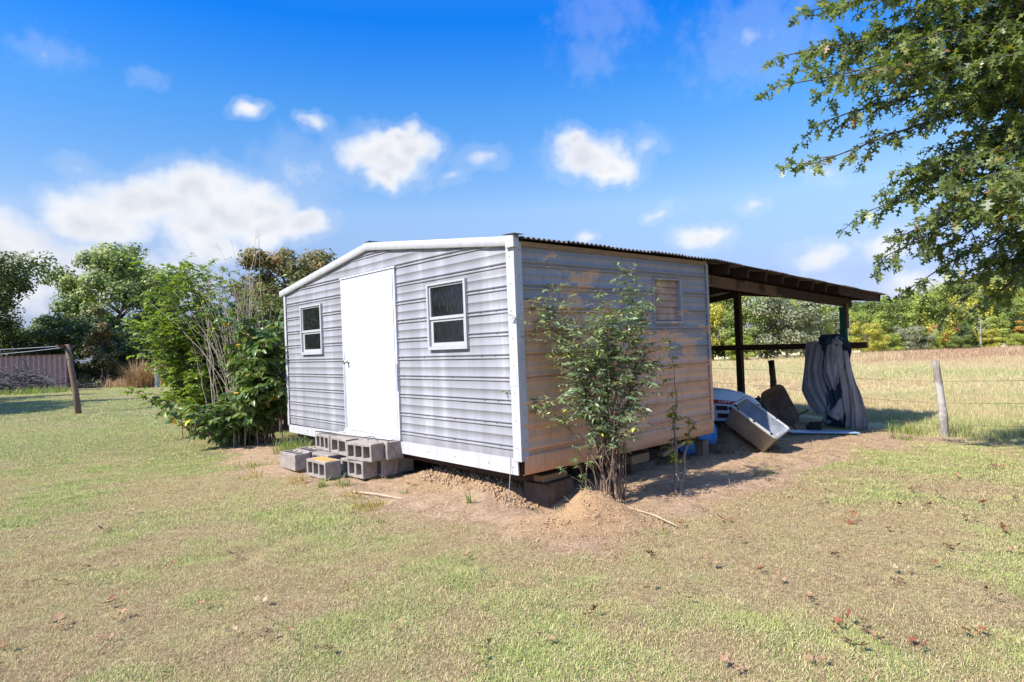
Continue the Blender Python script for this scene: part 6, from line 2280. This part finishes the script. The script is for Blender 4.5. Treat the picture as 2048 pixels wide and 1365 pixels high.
clump(2.62, 6.75, 34, 0.07, 0.12, 0.9, m_weed, 'small green weed on the bare earth right of the sapling', 13)
clump(1.05, 4.75, 34, 0.07, 0.10, 0.8, m_weed, 'low green weed at the right foot of the mound', 14)
m_tan = foliage('tan_dry_grass', [(0.0, (0.26, 0.14, 0.07)), (0.5, (0.44, 0.27, 0.15)), (1.0, (0.54, 0.38, 0.23))], 0.2, 0.7)
clump(-23.7, 40.3, 700, 2.0, 0.75, 0.42, m_tan, 'tall tan dry grass clump by the pale post at the far left', 15, wid=0.018)
for k, (x, y, lab) in enumerate(((-28.5, 46.5, 'low dry brown weeds left of the far stakes'), (-31.0, 47.5, 'low dry brown weeds right of the brown outbuilding'), (-26.0, 47.0, 'low dry brown weeds between the far stakes'))):
    clump(x, y, 420, 0.95, 1.6, 0.5, m_tan, lab, 16 + k, 'weed_patch', 'weeds', wid=0.016)
clump(-27.0, 36.0, 500, 0.5, 1.7, 0.5, m_weed, 'unmown green grass along the right foot of the brush pile', 20, 'weed_patch', 'weeds', wid=0.014)
clump(-30.5, 35.2, 500, 0.45, 1.9, 0.5, m_weed, 'unmown green grass along the left foot of the brush pile', 21, 'weed_patch', 'weeds', wid=0.014)
clump(5.9, 9.55, 90, 0.16, 0.25, 0.6, m_weed, 'green grass tuft in the shade right of the hanging cloth', 22)
clump(6.55, 10.6, 110, 0.30, 0.3, 0.5, m_weed, 'green grass tuft left of the leaning fence post', 23)
clump(7.3, 10.5, 110, 0.30, 0.3, 0.5, m_weed, 'green grass tuft right of the leaning fence post', 24)

# sticks
def stick(p, q, r0, label, mat, mid=0.0):
    p, q = Vector((p[0], p[1], gz(*p) + 0.016)), Vector((q[0], q[1], gz(*q) + 0.016))
    m = (p + q) / 2 + Vector((mid, -mid, 0.012))
    o = MB().tube([p, m, q], [r0, r0 * 0.9, r0 * 0.6], 6).build('stick', mat)
    tag(o, label, 'stick')


m_stick = plain('pale_stick', (0.46, 0.36, 0.24), 0.8, 0.2, 20)
stick((0.93, 5.42), (1.22, 4.86), 0.007, 'pale curved stick lying on the earth right of the mound', m_stick, 0.03)
stick(wpt(-0.78, 1.75), wpt(-0.62, 1.06), 0.010, 'thin pale lath lying in front of the shed', m_stick)
stick((1.0, 6.2), (1.75, 6.45), 0.004, 'thin twig on the earth behind the bush', m_stick)
stick((5.95, 10.6), (6.6, 10.9), 0.012, 'dry pale branch on the grass left of the leaning post', m_stick)
stick((2.75, 7.95), (3.0, 7.75), 0.005, 'short straw stalk beside the tub', m_stick)

# ------------------------------------------------------------------ fallen oak leaves
def g_at(u, v):
    d = cF + cR * ((u - 1024) / FPX) + cU * ((682.5 - v) / FPX)
    t_ = CAM_Z / -d.z
    for _ in range(4):
        p = d * t_
        t_ = (CAM_Z - gz(p.x, p.y)) / -d.z
    p = d * t_
    return p.x, p.y


LV = []
for k in range(4):
    r_ = random.Random(60 + k)
    pts_ = [(a_, -b_ * 0.9) for a_, b_ in _oak] + [(a_, b_ * 0.9) for a_, b_ in _oak[1:-1][::-1]]
    cu, cv = r_.uniform(0.35, 0.8), r_.uniform(0.3, 0.9)
    v3 = [(a_ - 0.5, b_, cu * (a_ - 0.45) ** 2 + cv * b_ * b_ + 0.05 * math.sin(a_ * 9 + k)) for a_, b_ in pts_]
    mid = [(x - 0.5, 0, cu * (x - 0.45) ** 2 - 0.02) for x in (0.15, 0.4, 0.7)]
    vs_ = v3 + mid
    n_ = len(v3)
    fs_ = []
    for i in range(n_):
        j = (i + 1) % n_
        xm = (v3[i][0] + v3[j][0]) / 2 + 0.5
        c_ = n_ + (0 if xm < 0.28 else 1 if xm < 0.56 else 2)
        fs_.append((i, j, c_))
    for (i, j) in ((0, 1), (1, 2)):
        pass
    me = bpy.data.meshes.new('fallen_leaf')
    me.from_pydata(vs_, [], fs_)
    me.polygons.foreach_set('use_smooth', np.ones(len(fs_), bool))
    LV.append(me)
m_lv = [plain('leaf_rust', (0.21, 0.07, 0.03), 0.7, 0.35, 12), plain('leaf_tan', (0.34, 0.19, 0.105), 0.75, 0.25, 12), plain('leaf_dark', (0.12, 0.06, 0.03), 0.75, 0.3, 12), plain('leaf_green', (0.20, 0.20, 0.05), 0.6, 0.2, 12), plain('leaf_pale', (0.42, 0.30, 0.20), 0.75, 0.2, 12)]
lnames = ['rust-red', 'tan', 'dark brown', 'green', 'pale']
for me in LV:
    me.materials.append(m_lv[0])
SPOTS = [(262, 1032, 4), (530, 1030, 1), (210, 1067, 2), (265, 1110, 2), (145, 1143, 2), (170, 1143, 2), (340, 1140, 0), (470, 1120, 2), (118, 1173, 2), (222, 1215, 0), (415, 1217, 1), (522, 1210, 4), (120, 1258, 1), (240, 1245, 1), (213, 1286, 1), (540, 1253, 0), (578, 1279, 1), (463, 1275, 4), (795, 1262, 1), (964, 1223, 3), (8, 1306, 0), (532, 1283, 2), (965, 1332, 3), (648, 1312, 2), (973, 1306, 1), (935, 1120, 1),
         (1450, 1048, 0), (1471, 1088, 2), (1418, 1134, 1), (1523, 1149, 0), (1300, 1117, 2), (1296, 1180, 1), (1091, 1290, 1), (1182, 1238, 0), (1370, 1207, 1), (1464, 1343, 1), (1619, 1206, 1), (1690, 1252, 0), (1670, 1266, 0), (1730, 1265, 2), (1793, 1173, 2), (1805, 1150, 4), (1866, 1140, 0), (1972, 1193, 2), (1950, 1278, 0), (1910, 1103, 0), (1895, 1105, 2), (1788, 1066, 2), (1965, 1013, 0), (1852, 1016, 2), (1790, 1015, 0), (1940, 1045, 2), (2008, 1070, 0), (2030, 1110, 1), (1669, 1120, 2), (1645, 1009, 2), (1705, 1046, 0), (1880, 1000, 1), (2030, 1008, 1), (1838, 1300, 0), (1635, 1336, 1), (1755, 1290, 1), (1713, 1305, 2), (1992, 1205, 1), (1560, 1165, 1), (1330, 1005, 1), (1365, 1055, 0), (1110, 1015, 1), (820, 975, 1), (1915, 960, 1), (1995, 940, 0), (1830, 985, 2)]
rv = random.Random(12)
ORD = ['leftmost', 'second', 'third', 'fourth', 'fifth', 'sixth', 'seventh', 'eighth', 'ninth', 'tenth', 'eleventh', 'twelfth', 'thirteenth', 'fourteenth', 'fifteenth', 'sixteenth', 'seventeenth', 'eighteenth', 'nineteenth', 'twentieth', 'twenty-first', 'twenty-second', 'twenty-third', 'twenty-fourth', 'twenty-fifth', 'twenty-sixth', 'twenty-seventh', 'twenty-eighth']
rank = {}
for c_ in range(5):
    for q, sp_ in enumerate(sorted([t_ for t_ in SPOTS if t_[2] == c_])):
        rank[sp_] = ORD[q]
for i, (u, v, c_) in enumerate(SPOTS):
    x, y = g_at(u, v)
    o = bpy.data.objects.new('fallen_leaf', LV[i % 4])
    COL.objects.link(o)
    s_ = rv.uniform(0.075, 0.13) if v > 1100 else rv.uniform(0.10, 0.16)
    o.scale = (s_, s_, s_)
    o.location = (x, y, gz(x, y) + 0.036)
    o.rotation_euler = (rv.gauss(0, 0.35), rv.gauss(0, 0.35), rv.uniform(0, 6.28))
    o.material_slots[0].link = 'OBJECT'
    o.material_slots[0].material = m_lv[c_]
    rk = rank[(u, v, c_)]
    tag(o, f'{rk} {lnames[c_]} fallen oak leaf on the lawn' + ('' if rk == 'leftmost' else ' counted from the left'), 'leaf', f'{lnames[c_]} fallen oak leaves')
